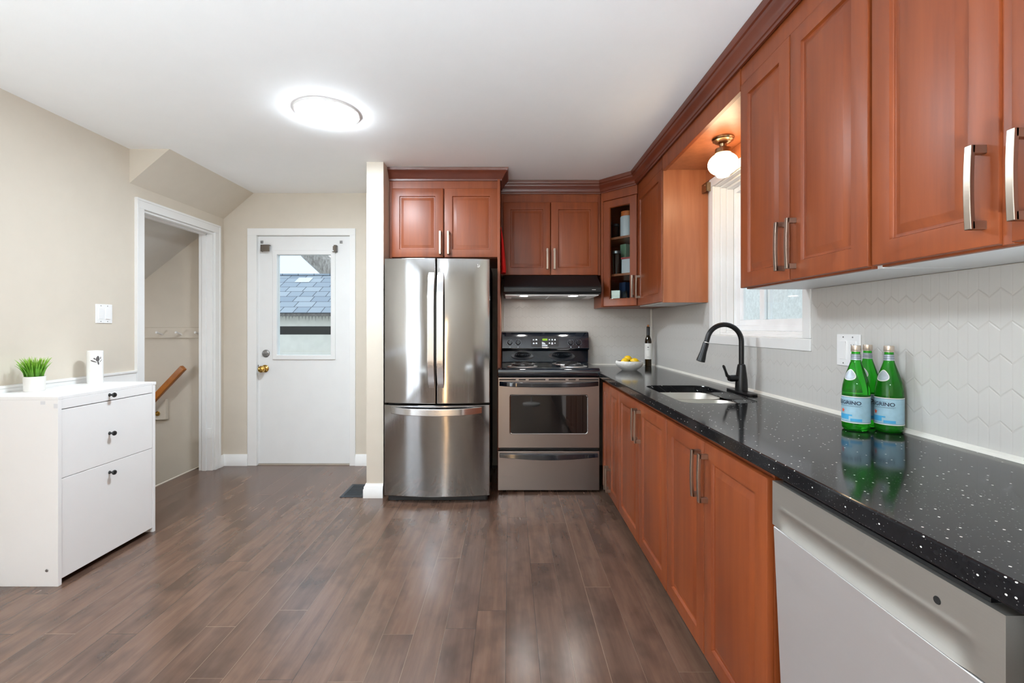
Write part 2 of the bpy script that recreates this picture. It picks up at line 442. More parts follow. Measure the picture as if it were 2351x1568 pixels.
M = dict(
    wall=plain('beige_wall_paint', (213, 204, 190), 0.6, var=0.01, bump=0.03, bscale=220),
    ceil=plain('white_ceiling_paint', (248, 248, 248), 0.8, var=0.004, bump=0.03, bscale=160),
    slope=plain('greyish_white_soffit_paint', (214, 211, 205), 0.7, var=0.01),
    white=plain('white_trim_paint', (236, 236, 235), 0.38, var=0.008),
    door=plain('white_door_paint', (232, 233, 233), 0.42, var=0.008),
    lam=plain('white_laminate', (243, 243, 243), 0.35, var=0.004),
    melamine=plain('white_melamine', (226, 226, 226), 0.4, var=0.01),
    floor=floor_mat(),
    tile_x=tile_mat('picket_tile_back', 'x'), tile_y=tile_mat('picket_tile_side', 'y'),
    caulk=plain('white_caulk', (232, 230, 222), 0.5),
    wood=wood('cherry_stained_maple', (114, 51, 20), (141, 69, 30), rough=0.42, coat=0.06),
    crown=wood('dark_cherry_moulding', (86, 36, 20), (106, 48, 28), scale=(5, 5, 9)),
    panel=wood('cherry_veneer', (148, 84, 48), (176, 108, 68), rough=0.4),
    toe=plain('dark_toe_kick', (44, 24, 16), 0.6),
    nickel=steel('satin_nickel', (178, 164, 150), 0.3),
    steel=steel('brushed_steel', (146, 145, 145), 0.09, wav=0.10),
    steel2=steel('stove_steel', (160, 152, 149), 0.30, brush='x'),
    dws=steel('dishwasher_steel', (240, 240, 242), 0.55, wav=0.03, brush='y'),
    dwc=steel('dishwasher_bezel', (186, 183, 177), 0.56, brush='y'),
    hsteel=steel('polished_handle', (214, 214, 214), 0.22),
    sink=steel('sink_steel', (226, 222, 216), 0.40, brush='y'),
    chrome=steel('chrome', (225, 225, 228), 0.08),
    pan=steel('drip_pan_chrome', (236, 236, 238), 0.36),
    iron=plain('dark_bracket_steel', (120, 112, 104), 0.35, metal=0.9),
    black=plain('black_enamel', (13, 22, 32), 0.10, coat=0.5, spec=0.8),
    blackm=plain('matte_black', (13, 14, 17), 0.42),
    bglass=plain('black_oven_glass', (10, 10, 11), 0.04, coat=0.6),
    coil=plain('burner_coil', (46, 46, 48), 0.35, metal=0.6),
    faucet=plain('matte_black_faucet', (20, 20, 22), 0.3, metal=0.3),
    counter=counter_mat(),
    pane=pane_mat('clear_pane'),
    cpane=pane_mat('cabinet_glass', (236, 240, 240)),
    vinyl=plain('white_vinyl', (244, 246, 248), 0.35),
    led=emit('led_diffuser', (229, 242, 252), LED),
    globe=emit('opal_globe_glass', (255, 222, 178), GLOBE),
    hood=emit('hood_bulb', (250, 248, 244), HOOD),
    fill_uplight=emit('fill_uplight_bulb', (226, 242, 252), FILL_UPLIGHT),
    blind=emit('fill_blind_sheet', (229, 242, 253), FILL_BLIND),
    fill_stair=emit('fill_stair_globe', (242, 247, 255), FILL_STAIR),
    slim=emit('fill_column_shade', (255, 208, 150), FILL_COLUMN),
    green_led=emit('green_clock_display', (150, 205, 20), 0.9, (30, 40, 8)),
    print=plain('pale_panel_print', (196, 206, 216), 0.5),
    logo=plain('pale_badge', (236, 234, 230), 0.4),
    brass=steel('polished_brass', (206, 168, 92), 0.16),
    bronze=plain('antique_brass', (158, 134, 104), 0.25, metal=1.0),
    grey=plain('grey_metal', (150, 150, 150), 0.35, metal=0.8),
    red=plain('red_cloth', (214, 22, 20), 0.8, bump=0.3),
    rail=wood('golden_oak', (150, 84, 18), (182, 108, 30), scale=(20, 20, 20)),
    stair=plain('painted_steps', (180, 172, 160), 0.6),
    pot=plain('white_stone_pot', (222, 220, 216), 0.7, var=0.03, bump=0.15),
    soil=plain('dark_soil', (46, 38, 28), 0.95),
    ceramic=plain('white_ceramic', (238, 238, 236), 0.25, var=0.01),
    bowl=plain('ribbed_white_ceramic', (232, 231, 226), 0.35, var=0.01),
    ink=plain('grey_print', (88, 84, 84), 0.6),
    lemon=plain('lemon_skin', (240, 196, 20), 0.4, var=0.06, bump=0.25, bscale=160),
    vent=plain('dark_vent', (52, 60, 68), 0.4, metal=0.5),
    switch=plain('white_switch_plastic', (240, 240, 240), 0.3, var=0.004),
    shadow=plain('dark_gap', (14, 12, 11), 0.8),
    gglass=glass('green_bottle_glass', (50, 205, 44), 0.0, 1.34, 0.86),
    wglass=glass('dark_wine_glass', (52, 36, 12), 0.0, 1.4),
    cglass=glass('clear_jar_glass', (235, 240, 240), 0.0, 1.3),
    cap=plain('champagne_cap', (206, 192, 178), 0.3, metal=0.7),
    label=plain('pale_blue_label', (158, 194, 210), 0.5, var=0.04, scale=60),
    lblue=plain('bright_blue_print', (70, 166, 214), 0.5),
    lwhite=plain('white_label', (238, 238, 234), 0.5),
    lnavy=plain('navy_print', (30, 44, 66), 0.5),
    lsilver=plain('silver_label', (184, 194, 204), 0.35, metal=0.3, var=0.1, scale=40),
    star=plain('orange_red_star', (226, 84, 50), 0.5),
    shingle=shingle_mat(), bark=bark_mat(), stucco=stucco_mat(),
    shed=plain('pale_shed_siding', (232, 228, 218), 0.8),
    fascia=plain('weathered_eave', (120, 116, 112), 0.9, var=0.25, scale=20),
    shedb=plain('black_rail_paint', (40, 42, 44), 0.6),
    ground=plain('snowy_ground', (214, 218, 220), 0.9, var=0.06),
    orange=plain('orange_lid', (226, 118, 50), 0.5),
    carton=plain('white_carton', (226, 228, 232), 0.5),
    mint=plain('mint_box', (150, 190, 160), 0.6),
    navy=plain('navy_box', (34, 54, 88), 0.6),
    pouch=plain('silver_pouch', (200, 206, 200), 0.25, metal=0.7, bump=0.6, bscale=25),
    pink=plain('red_rim', (190, 80, 80), 0.5),
    dark=plain('dark_tin', (34, 34, 38), 0.4),
)
def grass_mat():
    k = NT('grass_blade')
    g = k.n('ShaderNodeTexCoord'); sp = k.n('ShaderNodeSeparateXYZ'); k.l(g.outputs['Generated'], sp.inputs[0])
    f = k.math('ADD', k.math('MULTIPLY', sp.outputs[2], 0.7), k.math('MULTIPLY', k.noise(k.coords(), 60, 2), 0.3))
    k.l(k.ramp(f, [(0.1, lin((48, 96, 16))), (0.5, lin((96, 158, 30))), (0.9, lin((168, 206, 80)))]), k.b.inputs['Base Color'])
    k.set(Roughness=0.45)
    return k.m
M['grass'] = grass_mat()
# ================================================================ the room
XL, XR, YB, ZC, YR = -2.565, 1.28, 4.14, 2.44, -3.6
# floor: kitchen plus the landing strip behind the stair doorway
m = MB(); m.box(XL, XR + 0.15, YR - 0.1, YB + 0.16, -0.2, 0); m.box(-2.745, XL, 3.12, YB, -0.2, 0)
struct('floor', m, M['floor'], 'dark brown hand-scraped plank floor', 'floor')
m = MB(); m.box(-2.762, -2.745, 3.12, YB, -0.05, 0.004)
struct('trim_1', m, M['wall'], 'pale nosing strip at the head of the basement stairs', 'trim')
m = MB(); m.box(XL - 0.11, XR + 0.15, YR - 0.1, YB + 0.15, ZC, ZC + 0.12)
struct('ceiling', m, M['ceil'], 'flat white ceiling', 'ceiling')
# left wall with the stair doorway
m = MB()
m.box(XL - 0.11, XL, -0.5, 3.225, -0.2, ZC); m.box(XL - 0.11, XL, YR, -2.7, -0.2, ZC); m.box(XL - 0.11, XL, -2.7, -0.5, -0.2, 0.0); m.box(XL - 0.11, XL, -2.7, -0.5, 2.38, ZC); m.box(XL - 0.11, XL, 4.005, YB, 0, ZC); m.box(XL - 0.11, XL, 3.225, 4.005, 2.06, ZC)
struct('wall_left', m, M['wall'], 'beige left wall with a doorway to the stairs', 'wall')
# back wall with the door hole, running on into the stairwell
m = MB()
m.box(-4.7, -2.266, YB, YB + 0.15, -2.6, ZC); m.box(-1.426, XR + 0.15, YB, YB + 0.15, -0.2, ZC); m.box(-2.266, -1.426, YB, YB + 0.15, 2.06, ZC)
m.box(-2.266, -1.426, YB, YB + 0.15, -0.2, -0.001)
struct('wall_back', m, M['wall'], 'beige back wall around the white door', 'wall')
# right wall with the window hole
WY0, WY1, WZ0, WZ1 = 2.0, 2.88, 1.187, 2.118
m = MB()
m.box(XR, XR + 0.15, YR, WY0, -0.2, ZC); m.box(XR, XR + 0.15, WY1, YB, -0.2, ZC)
m.box(XR, XR + 0.15, WY0, WY1, -0.2, WZ0); m.box(XR, XR + 0.15, WY0, WY1, WZ1, ZC)
struct('wall_right', m, M['wall'], 'right wall behind the counter, pierced by a window', 'wall')
# rear wall, behind the camera
m = MB(); m.box(XL - 0.11, XR + 0.15, YR - 0.1, YR, -0.2, ZC)
struct('wall_rear', m, M['wall'], 'beige wall at the dining end, behind the viewer', 'wall')
# big window in the left wall, behind the camera, with an added glowing sheet in place of daylight
m = MB()
for a, b in ((-2.7, -2.64), (-1.63, -1.57), (-0.56, -0.5)): m.box(XL - 0.09, XL - 0.02, a, b, 0.06, 2.32)
m.box(XL - 0.09, XL - 0.02, -2.7, -0.5, 2.32, 2.38); m.box(XL - 0.09, XL - 0.02, -2.7, -0.5, 0.0, 0.06)
w2 = struct('window_2', m, M['vinyl'], 'wide white patio window in the left wall, behind the viewer', 'window')
for a, b in ((-2.64, -1.63), (-1.57, -0.56)):
    m = MB(); m.box(XL - 0.075, XL - 0.069, a, b, 0.06, 2.32); part('pane', m, M['pane'], w2)
    m = MB(); m.box(XL - 0.045, XL - 0.043, a + 0.01, b - 0.01, 0.07, 2.31); part('blind', m, M['blind'], w2)  # the blind is an added emitter, put in to light the room

# stub wall beside the fridge
m = MB(); m.box(-1.041, -0.918, 3.36, YB, 0, ZC)
struct('wall_inner', m, M['wall'], 'short beige partition to the left of the fridge', 'wall')
# sloped soffit over the doorway: the underside of the upper stairs
m = MB(); m.prism([(XL, 2.21), (-2.295, ZC), (XL, ZC)], 'y', 3.115, YB)
struct('ceiling_lower', m, M['wall'], 'sloping beige soffit above the stair doorway', 'soffit')
# stairwell
m = MB(); m.prism([(-2.675, 2.135), (-4.6, 0.62), (-4.6, 0.74), (-2.675, 2.30)], 'y', 3.12, YB)
struct('ceiling_inner', m, M['slope'], 'sloping greyish ceiling of the stairwell', 'ceiling')
m = MB(); m.box(-4.7, XL - 0.11, 3.02, 3.12, -2.6, ZC); m.box(-4.7, -4.6, 3.12, YB, -2.6, ZC)
struct('wall_outer', m, M['wall'], 'inner wall of the stairwell', 'wall')
m = MB()
for i in range(7):
    m.box(-2.763 - 0.235 * (i + 1), -2.763 - 0.235 * i, 3.122, YB - 0.002, -2.4, -0.19 * (i + 1))
tag(part('staircase', m, M['stair'], None), 'painted basement steps going down beyond the doorway', 'staircase', kind='structure')

# baseboards
BB = [(0, 0), (0.02, 0), (0.02, 0.062), (0.016, 0.068), (0.016, 0.08), (0.009, 0.09), (0.006, 0.1), (0, 0.1)]
m = MB()
m.sweep(BB, [(XL, 4.07), (XL, YB), (-2.344, YB)])
m.sweep(BB, [(-1.379, YB), (-1.041, YB)])
struct('baseboard_back', m, M['white'], 'white moulded baseboard either side of the back door', 'baseboard')
m = MB(); m.sweep([(o, z) for o, z in BB], [(-1.041, YB - 0.021), (-1.041, 3.36), (-0.918, 3.36)])
struct('baseboard_inner', m, M['white'], 'white baseboard around the stub wall end', 'baseboard')
m = MB(); m.sweep(BB, [(XL, -0.49), (XL, 3.1555)])
struct('baseboard_left', m, M['white'], 'white baseboard along the left wall', 'baseboard')
# rail on the left wall behind the cabinet
m = MB(); m.sweep([(0, 0.842), (0.014, 0.842), (0.018, 0.86), (0.014, 0.868), (0.014, 0.922), (0.02, 0.93), (0.02, 0.94), (0, 0.942)], [(XL, -0.49), (XL, 3.1555)])
struct('trim_2', m, M['white'], 'white rail along the left wall behind the cabinet', 'trim')

# doorway casing and jamb
m = MB()
m.box(XL - 0.002, XL + 0.016, 3.157, 3.225, 0, 2.06); m.box(XL - 0.002, XL + 0.016, 4.003, 4.072, 0, 2.06); m.box(XL - 0.002, XL + 0.016, 3.157, 4.072, 2.06, 2.128)
m.box(XL - 0.001, XL + 0.021, 3.156, 3.172, 0, 2.113); m.box(XL - 0.001, XL + 0.021, 4.057, 4.073, 0, 2.113); m.box(XL - 0.001, XL + 0.021, 3.156, 4.073, 2.113, 2.129)
d2 = struct('door_2', m, M['white'], 'white casing of the doorway to the stairs', 'doorway', bevel=0.002)
m = MB()
m.box(XL - 0.118, XL - 0.002, 3.985, 4.005, 0, 2.06); m.box(XL - 0.118, XL - 0.002, 3.225, 3.242, 0, 2.06); m.box(XL - 0.118, XL - 0.002, 3.242, 3.985, 2.043, 2.06)
part('jamb', m, M['white'], d2, 0.001)
m = MB()
m.box(XL - 0.085, XL - 0.05, 3.973, 3.985, 0, 2.043); m.box(XL - 0.085, XL - 0.05, 3.242, 3.985, 2.031, 2.043)
part('door_stop', m, M['white'], d2, 0.002)
for z in (1.78, 0.32):
    m = MB(); m.box(XL - 0.042, XL - 0.012, 3.982, 3.9855, z - 0.045, z + 0.045); part('hinge_leaf', m, M['white'], d2, 0.001)

# ================================================================ back door
m = MB()
x0, x1, zt = -2.262, -1.43, 2.056
gx0, gx1, gz0, gz1 = -2.092, -1.604, 0.985, 1.892
y0, y1 = 4.155, 4.195
m.ring_y((x0, x1, 0.012, zt), (gx0, gx1, gz0, gz1), y0, y1)
d1 = struct('door_1', m, M['door'], 'white exterior door with a tall glazed light', 'door', bevel=0.002)
m = MB()
for a, b, c, d in ((-2.344, -2.262, 0, 2.06), (-1.43, -1.379, 0, 2.06), (-2.344, -1.379, 2.06, 2.122)):
    m.box(a, b, YB - 0.016, YB + 0.002, c, d)
m.box(-2.266, -2.262, YB + 0.003, YB + 0.15, 0, 2.056); m.box(-1.43, -1.426, YB + 0.003, YB + 0.15, 0, 2.056); m.box(-2.266, -1.426, YB + 0.003, YB + 0.15, 2.057, 2.06)
part('door_casing', m, M['white'], d1, 0.003)
m = MB(); e = 0.038
q = 0.0025
for ya, yb in ((y0 - 0.012, y0 + 0.016), (y0 + 0.025, y1 + 0.01)): m.ring_y((gx0 - e, gx1 + e, gz0 - e, gz1 + e), (gx0 + q, gx1 - q, gz0 + q, gz1 - q), ya, yb)
part('glazing_bead', m, M['door'], d1, 0.004)
m = MB(); m.box(gx0, gx1, 4.172, 4.178, gz0, gz1); part('pane', m, M['pane'], d1)
m = MB(); m.lathe([(0, 4.156), (0.034, 4.156), (0.034, 4.15), (0.028, 4.144), (0.013, 4.14), (0.011, 4.125), (0.013, 4.118), (0.026, 4.108), (0.031, 4.095), (0.028, 4.082), (0.018, 4.075), (0, 4.074)], (-2.2, 0, 0.866), 32, 'y')
part('door_knob', m, M['brass'], d1)
m = MB(); m.lathe([(0, 4.156), (0.034, 4.156), (0.033, 4.146), (0.026, 4.142), (0, 4.142)], (-2.192, 0, 1.002), 32, 'y'); m.box(-2.214, -2.168, 4.128, 4.143, 0.996, 1.008)
part('deadbolt', m, M['grey'], d1, 0.002)
m = MB(); m.box(-2.2625, -2.2585, 4.15, 4.156, 0.84, 0.9); part('latch_plate', m, M['iron'], d1)
for z in (1.8, 1.02, 0.3):
    m = MB(); m.lathe([(0, z - 0.045), (0.006, z - 0.045), (0.006, z + 0.045), (0, z + 0.045)], (-1.432, 4.148, 0), 12); part('hinge', m, M['white'], d1)
m = MB(); m.box(-2.26, -1.43, 4.15, 4.2, 0.0, 0.01); part('threshold', m, M['stair'], d1)
for i, (bx, lab) in enumerate(((-2.178, 'steel blind bracket on the back door, upper left of its glass'), (-1.565, 'steel blind bracket on the back door, upper right of its glass'))):
    t = thing('blind_bracket', lab, 'bracket', (bx, 4.155, 1.93), 'blind brackets on the back door')
    m = MB()
    if i == 0:
        m.box(bx - 0.045, bx + 0.035, 4.118, 4.122, 1.915, 1.975); m.box(bx - 0.045, bx - 0.041, 4.118, 4.155, 1.915, 1.975); m.box(bx - 0.045, bx + 0.03, 4.118, 4.155, 1.971, 1.975)
    else:
        m.box(bx - 0.004, bx + 0.018, 4.115, 4.119, 1.912, 1.972); m.box(bx + 0.014, bx + 0.018, 4.115, 4.155, 1.912, 1.972); m.box(bx - 0.025, bx + 0.018, 4.151, 4.155, 1.915, 1.968); m.box(bx - 0.02, bx + 0.018, 4.118, 4.155, 1.912, 1.916)
    part('plate', m, M['iron'], t, 0.001)
    m = MB(); sx = bx - 0.05 if i == 0 else bx + 0.05
    m.box(sx - 0.012, sx + 0.012, 4.149, 4.155, 1.992, 2.016); m.box(sx - 0.004, sx + 0.004, 4.14, 4.15, 2.0, 2.008)
    part('clip', m, M['grey'], t, 0.001)

# ================================================================ outside
m = MB(); m.box(-14, 14, YB + 0.3, 22, -0.85, -0.75); m.box(XR + 0.3, 9, -6, YB + 0.3, -0.85, -0.75); m.box(-9, 9, -14, YR - 0.3, -0.4, -0.3)
tag(part('ground', m, M['ground']), 'pale snowy ground outside', 'ground', kind='structure')
sh = thing('garden_shed', 'pale shed with a slate-blue shingled roof, seen through the back door', 'shed', (-3.4, 9.4, -0.75))
m = MB(); m.box(-6.2, -0.7, 8.6, 11.5, -0.75, 1.47); part('wall', m, M['shed'], sh)
m = MB()
m.prism([(8.4, 1.49), (10.0, 2.36), (11.6, 1.49), (11.6, 1.44), (10.0, 2.30), (8.4, 1.44)], 'x', -6.4, -0.5)
ro = part('roof', m, M['fascia'], sh)
m = MB(); L_ = math.hypot(1.6, 0.87)
m.box(0, 5.9, 0, L_, 0, 0.012)
rs = part('shingles', m, M['shingle'], sh)
rs.location = Vector((-6.4, 8.4, 1.495)) - sh.location; rs.rotation_euler = (math.atan2(0.87, 1.6), 0, 0)
for v in rs.data.vertices: v.co += sh.location
m = MB(); m.box(-6.4, -0.5, 9.93, 10.07, 2.36, 2.395); part('ridge_cap', m, M['shingle'], sh)
m = MB(); random.seed(3)
for i in range(70):
    x = -5.4 + i * 0.06; h = random.uniform(0.03, 0.11)
    m.lathe([(0, 1.45 - h), (0.008, 1.45), (0, 1.452)], (x, 8.42, 0), 6)
part('icicles', m, M['fascia'], sh, stuff=True)
m = MB(); m.M = Matrix.Translation((-4.33, 9.72, 2.235)) @ Matrix.Rotation(math.atan2(0.87, 1.6), 4, 'X')
m.box(-0.15, 0.15, -0.12, 0.12, 0, 0.006); part('patch', m, M['carton'], sh, label='bare white patch near the ridge')
m = MB(); m.box(-6.2, -0.7, 8.575, 8.6, 0.72, 0.78); part('sill_board', m, M['lblue'] if False else M['shed'], sh)
rl = thing('porch_railing', 'black porch rail crossing the view through the back door', 'railing', (-1.9, 5.3, -0.75))
m = MB(); m.box(-3.6, -0.4, 5.26, 5.34, 1.155, 1.25); part('top_rail', m, M['shedb'], rl, 0.006)
for x in (-3.55, -0.45):
    m = MB(); m.box(x - 0.045, x + 0.045, 5.255, 5.345, -0.75, 1.155); part('post', m, M['shedb'], rl, 0.004)
m = MB(); m.box(-3.6, -0.4, 5.28, 5.32, -0.05, 0.03); part('bottom_rail', m, M['shedb'], rl, 0.004)
tr = thing('bare_tree', 'thick grey leaning tree trunk beyond the shed roof', 'tree', (-1.8, 13.0, -0.75))
m = MB()
m.tube([(-1.6, 13.0, -0.8), (-1.75, 13.0, 0.3), (-2.4, 12.9, 1.0), (-3.6, 12.7, 1.8), (-4.83, 12.5, 2.77), (-5.4, 12.5, 3.28), (-6.3, 12.4, 4.3), (-6.8, 12.4, 6.0)], [0.48, 0.42, 0.36, 0.30, 0.26, 0.25, 0.22, 0.14], 20)
part('trunk', m, M['bark'], tr)
m = MB()
m.tube([(-2.2, 12.95, 1.3), (-1.6, 13.2, 2.6), (-0.6, 13.4, 4.2), (0.2, 13.6, 6.4)], [0.3, 0.22, 0.16, 0.08], 14)
m.tube([(-5.4, 12.4, 3.8), (-4.8, 12.9, 5.2), (-4.4, 13.4, 6.8)], [0.18, 0.12, 0.05], 12)
part('limbs', m, M['bark'], tr)
m = MB(); m.box(3.6, 3.8, -1.5, 9.0, -0.75, 2.9)
tag(part('neighbour_wall', m, M['stucco']), 'pale blue-grey stucco wall outside the kitchen window', 'wall', kind='structure')

# ================================================================ kitchen window
m = MB(); xo = XR - 0.014
m.box(xo, XR + 0.002, 1.945, WY0, WZ0, WZ1); m.box(xo, XR + 0.002, WY1, 2.932, WZ0, WZ1)
m.box(xo, XR + 0.002, 1.945, 2.932, 1.134, WZ0); m.box(xo, XR + 0.002, 1.945, 2.932, WZ1, 2.17)
w1 = struct('window_1', m, M['white'], 'white sliding window over the sink', 'window', bevel=0.004)
m = MB()
for k, (d, xa, xb) in enumerate(((0.0, XR - 0.002, 1.312), (0.010, 1.312, 1.345), (0.022, 1.345, 1.385))):
    a, b, c, e = WY0 + d, WY1 - d, WZ0 + d, WZ1 - d
    m.box(xa, xb, WY0, a + 0.006, c + 0.006, e - 0.006); m.box(xa, xb, b - 0.006, WY1, c + 0.006, e - 0.006); m.box(xa, xb, WY0, WY1, WZ0, c + 0.006); m.box(xa, xb, WY0, WY1, e - 0.006, WZ1)
part('jamb_lining', m, M['white'], w1, 0.003)
m = MB()
a, b, c, e = WY0 + 0.028, WY1 - 0.028, WZ0 + 0.03, WZ1 - 0.028
for p in ((a, a + 0.03, c + 0.03, e - 0.03), (b - 0.03, b, c + 0.03, e - 0.03), (a, b, c, c + 0.03), (a, b, e - 0.03, e)): m.box(1.385, 1.428, *p)
part('frame', m, M['vinyl'], w1, 0.002)
def sash(xa, xb, ya, yb, za, zb, w):
    m = MB()
    m.box(xa, xb, ya, ya + w, za + w, zb - w); m.box(xa, xb, yb - w, yb, za + w, zb - w); m.box(xa, xb, ya, yb, za, za + w); m.box(xa, xb, ya, yb, zb - w, zb)
    s = part('sash', m, M['vinyl'], w1, 0.003)
    m = MB(); xm = (xa + xb) / 2; m.box(xm - 0.003, xm + 0.003, ya + w, yb - w, za + w, zb - w); part('pane', m, M['pane'], s)
sash(1.408, 1.426, 2.50, b - 0.03, c + 0.03, e - 0.03, 0.034)
sash(1.386, 1.404, a + 0.03, 2.56, c + 0.02, e - 0.03, 0.042)

# ================================================================ tile backsplash
m = MB(); m.box(XR - 0.008, XR, -1.2, 1.945, 0.9, 1.396); m.box(XR - 0.008, XR, 1.945, 2.932, 0.9, 1.134); m.box(XR - 0.008, XR, 2.932, YB - 0.008, 0.9, 1.396)
bs = tag(part('wall_tile', m, M['tile_y']), 'off-white zigzag picket tile backsplash above the black worktop', 'backsplash', kind='structure')
m = MB(); m.box(-0.055, XR, YB - 0.008, YB, 0.86, 1.75); part('back_tiles', m, M['tile_x'], bs)
m = MB(); m.prism([(0, 0), (-0.013, 0), (-0.010, 0.008), (0, 0.013)], 'y', -1.2, YB - 0.02); m.M = Matrix.Identity(4)
for i, v in enumerate(m.v): m.v[i] = Vector((v.x + XR - 0.008, v.y, v.z + 0.9))
m.prism([(YB - 0.008, 0.9), (YB - 0.02, 0.9), (YB - 0.018, 0.908), (YB - 0.008, 0.912)], 'x', 0.70, XR)
part('caulk_bead', m, M['caulk'], bs)
m = MB(); m.lathe([(0, 0.905), (0.012, 0.905), (0.012, 1.396), (0, 1.396)], (XR - 0.012, YB - 0.014, 0), 12); part('corner_trim', m, M['caulk'], bs)

# ================================================================ cabinets
def cab_door(mb, w, h, t=0.02, A=0.06):
    L = []
    for i, c in ((0, 0), (0, t - 0.004), (0.0015, t - 0.0012), (0.005, t), (A, t), (A + 0.002, t - 0.007), (A + 0.004, t - 0.0095), (A + 0.010, t - 0.0102), (A + 0.013, t - 0.0092), (A + 0.031, t - 0.0012), (A + 0.034, t - 0.0005)):
        L.append([(i, i, c), (w - i, i, c), (w - i, h - i, c), (i, h - i, c)])
    return mb.loops(L)

def bar_handle(mb, a, b0, b1, c0=0.02, w=0.015, out=0.033):
    # square bar pull, upright, at column a of the door
    mb.box(a - w / 2, a + w / 2, b0, b0 + 0.018, c0 - 0.001, c0 + out - 0.003)
    mb.box(a - w / 2, a + w / 2, b1 - 0.018, b1, c0 - 0.001, c0 + out - 0.003)
    n = 8; L = []
    for i in range(n + 1):
        q = i / n; z = b0 + (b1 - b0) * q; bow = 0.003 * math.sin(PI * q)
        th = 0.010
        L.append([(a - w / 2, z, c0 + out - th + bow), (a + w / 2, z, c0 + out - th + bow), (a + w / 2, z, c0 + out + bow), (a - w / 2, z, c0 + out + bow)])
    mb.loops(L)

def front(parent, o, u, n, w, h, hand=None, hb=None, mat=None, t=0.02, A=0.06):
    """one raised-panel door; hand = column of the handle, hb = its lower and upper end"""
    m = MB().frame(o, u, (0, 0, 1), n); cab_door(m, w, h, t, A)
    d = part('door', m, mat or M['wood'], parent)
    if hand is not None:
        m = MB().frame(o, u, (0, 0, 1), n); bar_handle(m, hand, hb[0], hb[1], t)
        part('handle', m, M['nickel'], d, 0.0015)
    return d
UB, NB = (1, 0, 0), (0, -1, 0)      # doors that face the room from the back wall
UR, NR = (0, -1, 0), (-1, 0, 0)     # doors that face the room from the right wall

# --- over the fridge, with the tall side panel that frames it
c1 = thing('fridge_cabinet', 'cherry wood cabinet with two short doors above the fridge', 'cabinet', (-0.5, 3.8, 1.76))
m = MB()
m.box(-0.917, -0.895, 3.522, YB - 0.002, 1.765, 2.36); m.box(-0.895, -0.092, YB - 0.02, YB - 0.002, 1.765, 2.36); m.box(-0.895, -0.092, 3.54, YB - 0.02, 1.765, 1.783)
m.box(-0.895, -0.092, 3.522, 3.54, 2.285, 2.36); m.box(-0.895, -0.092, 3.54, YB - 0.02, 2.34, 2.36); m.box(-0.512, -0.486, 3.522, 3.54, 1.783, 2.285)
part('carcass', m, M['wood'], c1, 0.0015)
m = MB(); m.box(-0.092, -0.072, 3.50, YB - 0.002, 0.0, 2.36); part('side_panel', m, M['wood'], c1, 0.0015)
front(c1, (-0.896, 3.521, 1.768), UB, NB, 0.392, 0.524, 0.372, (0.02, 0.195))
front(c1, (-0.495, 3.521, 1.768), UB, NB, 0.407, 0.524, 0.032, (0.02, 0.195))

# --- over the stove
c2 = thing('stove_cabinet', 'cherry wood cabinet with two doors above the range hood', 'cabinet', (0.34, 3.97, 1.66))
m = MB()
m.box(-0.070, -0.052, 3.821, YB - 0.010, 1.667, 2.345); m.box(0.730, 0.752, 3.821, YB - 0.010, 1.667, 2.345)
m.box(-0.052, 0.730, YB - 0.026, YB - 0.010, 1.76, 2.345); m.box(-0.052, 0.730, 3.821, YB - 0.010, 1.667, 1.685); m.box(-0.052, 0.730, 3.821, YB - 0.03, 2.327, 2.345); m.box(-0.052, 0.730, 3.821, 3.84, 2.262, 2.327)
part('carcass', m, M['wood'], c2, 0.0015)
front(c2, (-0.053, 3.82, 1.668), UB, NB, 0.388, 0.6, 0.362, (0.045, 0.215))
front(c2, (0.340, 3.82, 1.668), UB, NB, 0.388, 0.6, 0.028, (0.045, 0.215))

# --- diagonal corner cabinet with a glass door
CA, CB = Vector((0.766, 3.80, 0)), Vector((0.985, 3.563, 0))
du = (CB - CA).normalized(); dn = Vector((du.y, -du.x, 0))
c3 = thing('corner_cabinet', 'diagonal corner cabinet with a glass door and filled shelves', 'cabinet', (1.05, 3.88, 1.4))
in_ = 0.02
def corner_poly(ins):
    a = CA - dn * ins * 1.0; b = CB - dn * ins * 1.0
    return [(0.756 + (0.018 if ins > 0.02 else 0), YB - 0.01 - (0.012 if ins > 0.02 else 0)), (0.756 + (0.018 if ins > 0.02 else 0), a.y + 0.006), (a.x, a.y), (b.x, b.y), (XR - 0.012 - (0.012 if ins > 0.02 else 0), b.y + 0.002), (XR - 0.012 - (0.012 if ins > 0.02 else 0), YB - 0.01 - (0.012 if ins > 0.02 else 0))]
m = MB(); m.prism(corner_poly(0.021), 'z', 1.402, 1.420); m.prism(corner_poly(0.021), 'z', 2.31, 2.345)
m.box(0.754, 0.772, 3.80, YB - 0.01, 1.402, 2.345)
m.box(0.772, XR - 0.012, YB - 0.022, YB - 0.010, 1.42, 2.31); m.box(XR - 0.024, XR - 0.012, 3.585, YB - 0.022, 1.42, 2.31)
m.box(0.992, XR - 0.024, 3.569, 3.583, 1.42, 2.31)
part('carcass', m, M['wood'], c3, 0.001)
LD = (CB - CA).length
m = MB().frame(CA - dn * 0.02 + Vector((0, 0, 0)), tuple(du), (0, 0, 1), tuple(dn))
m.box(0.0, LD, 2.271, 2.345, 0, 0.019); part('top_rail', m, M['wood'], c3, 0.0015)
for z in (1.655, 1.955):
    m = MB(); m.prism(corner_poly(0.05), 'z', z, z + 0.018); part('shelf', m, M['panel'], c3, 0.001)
m = MB().frame(CA - dn * 0.02 + du * 0.005 + Vector((0, 0, 1.406)), tuple(du), (0, 0, 1), tuple(dn))
w, h, t, A = LD - 0.012, 0.862, 0.02, 0.058
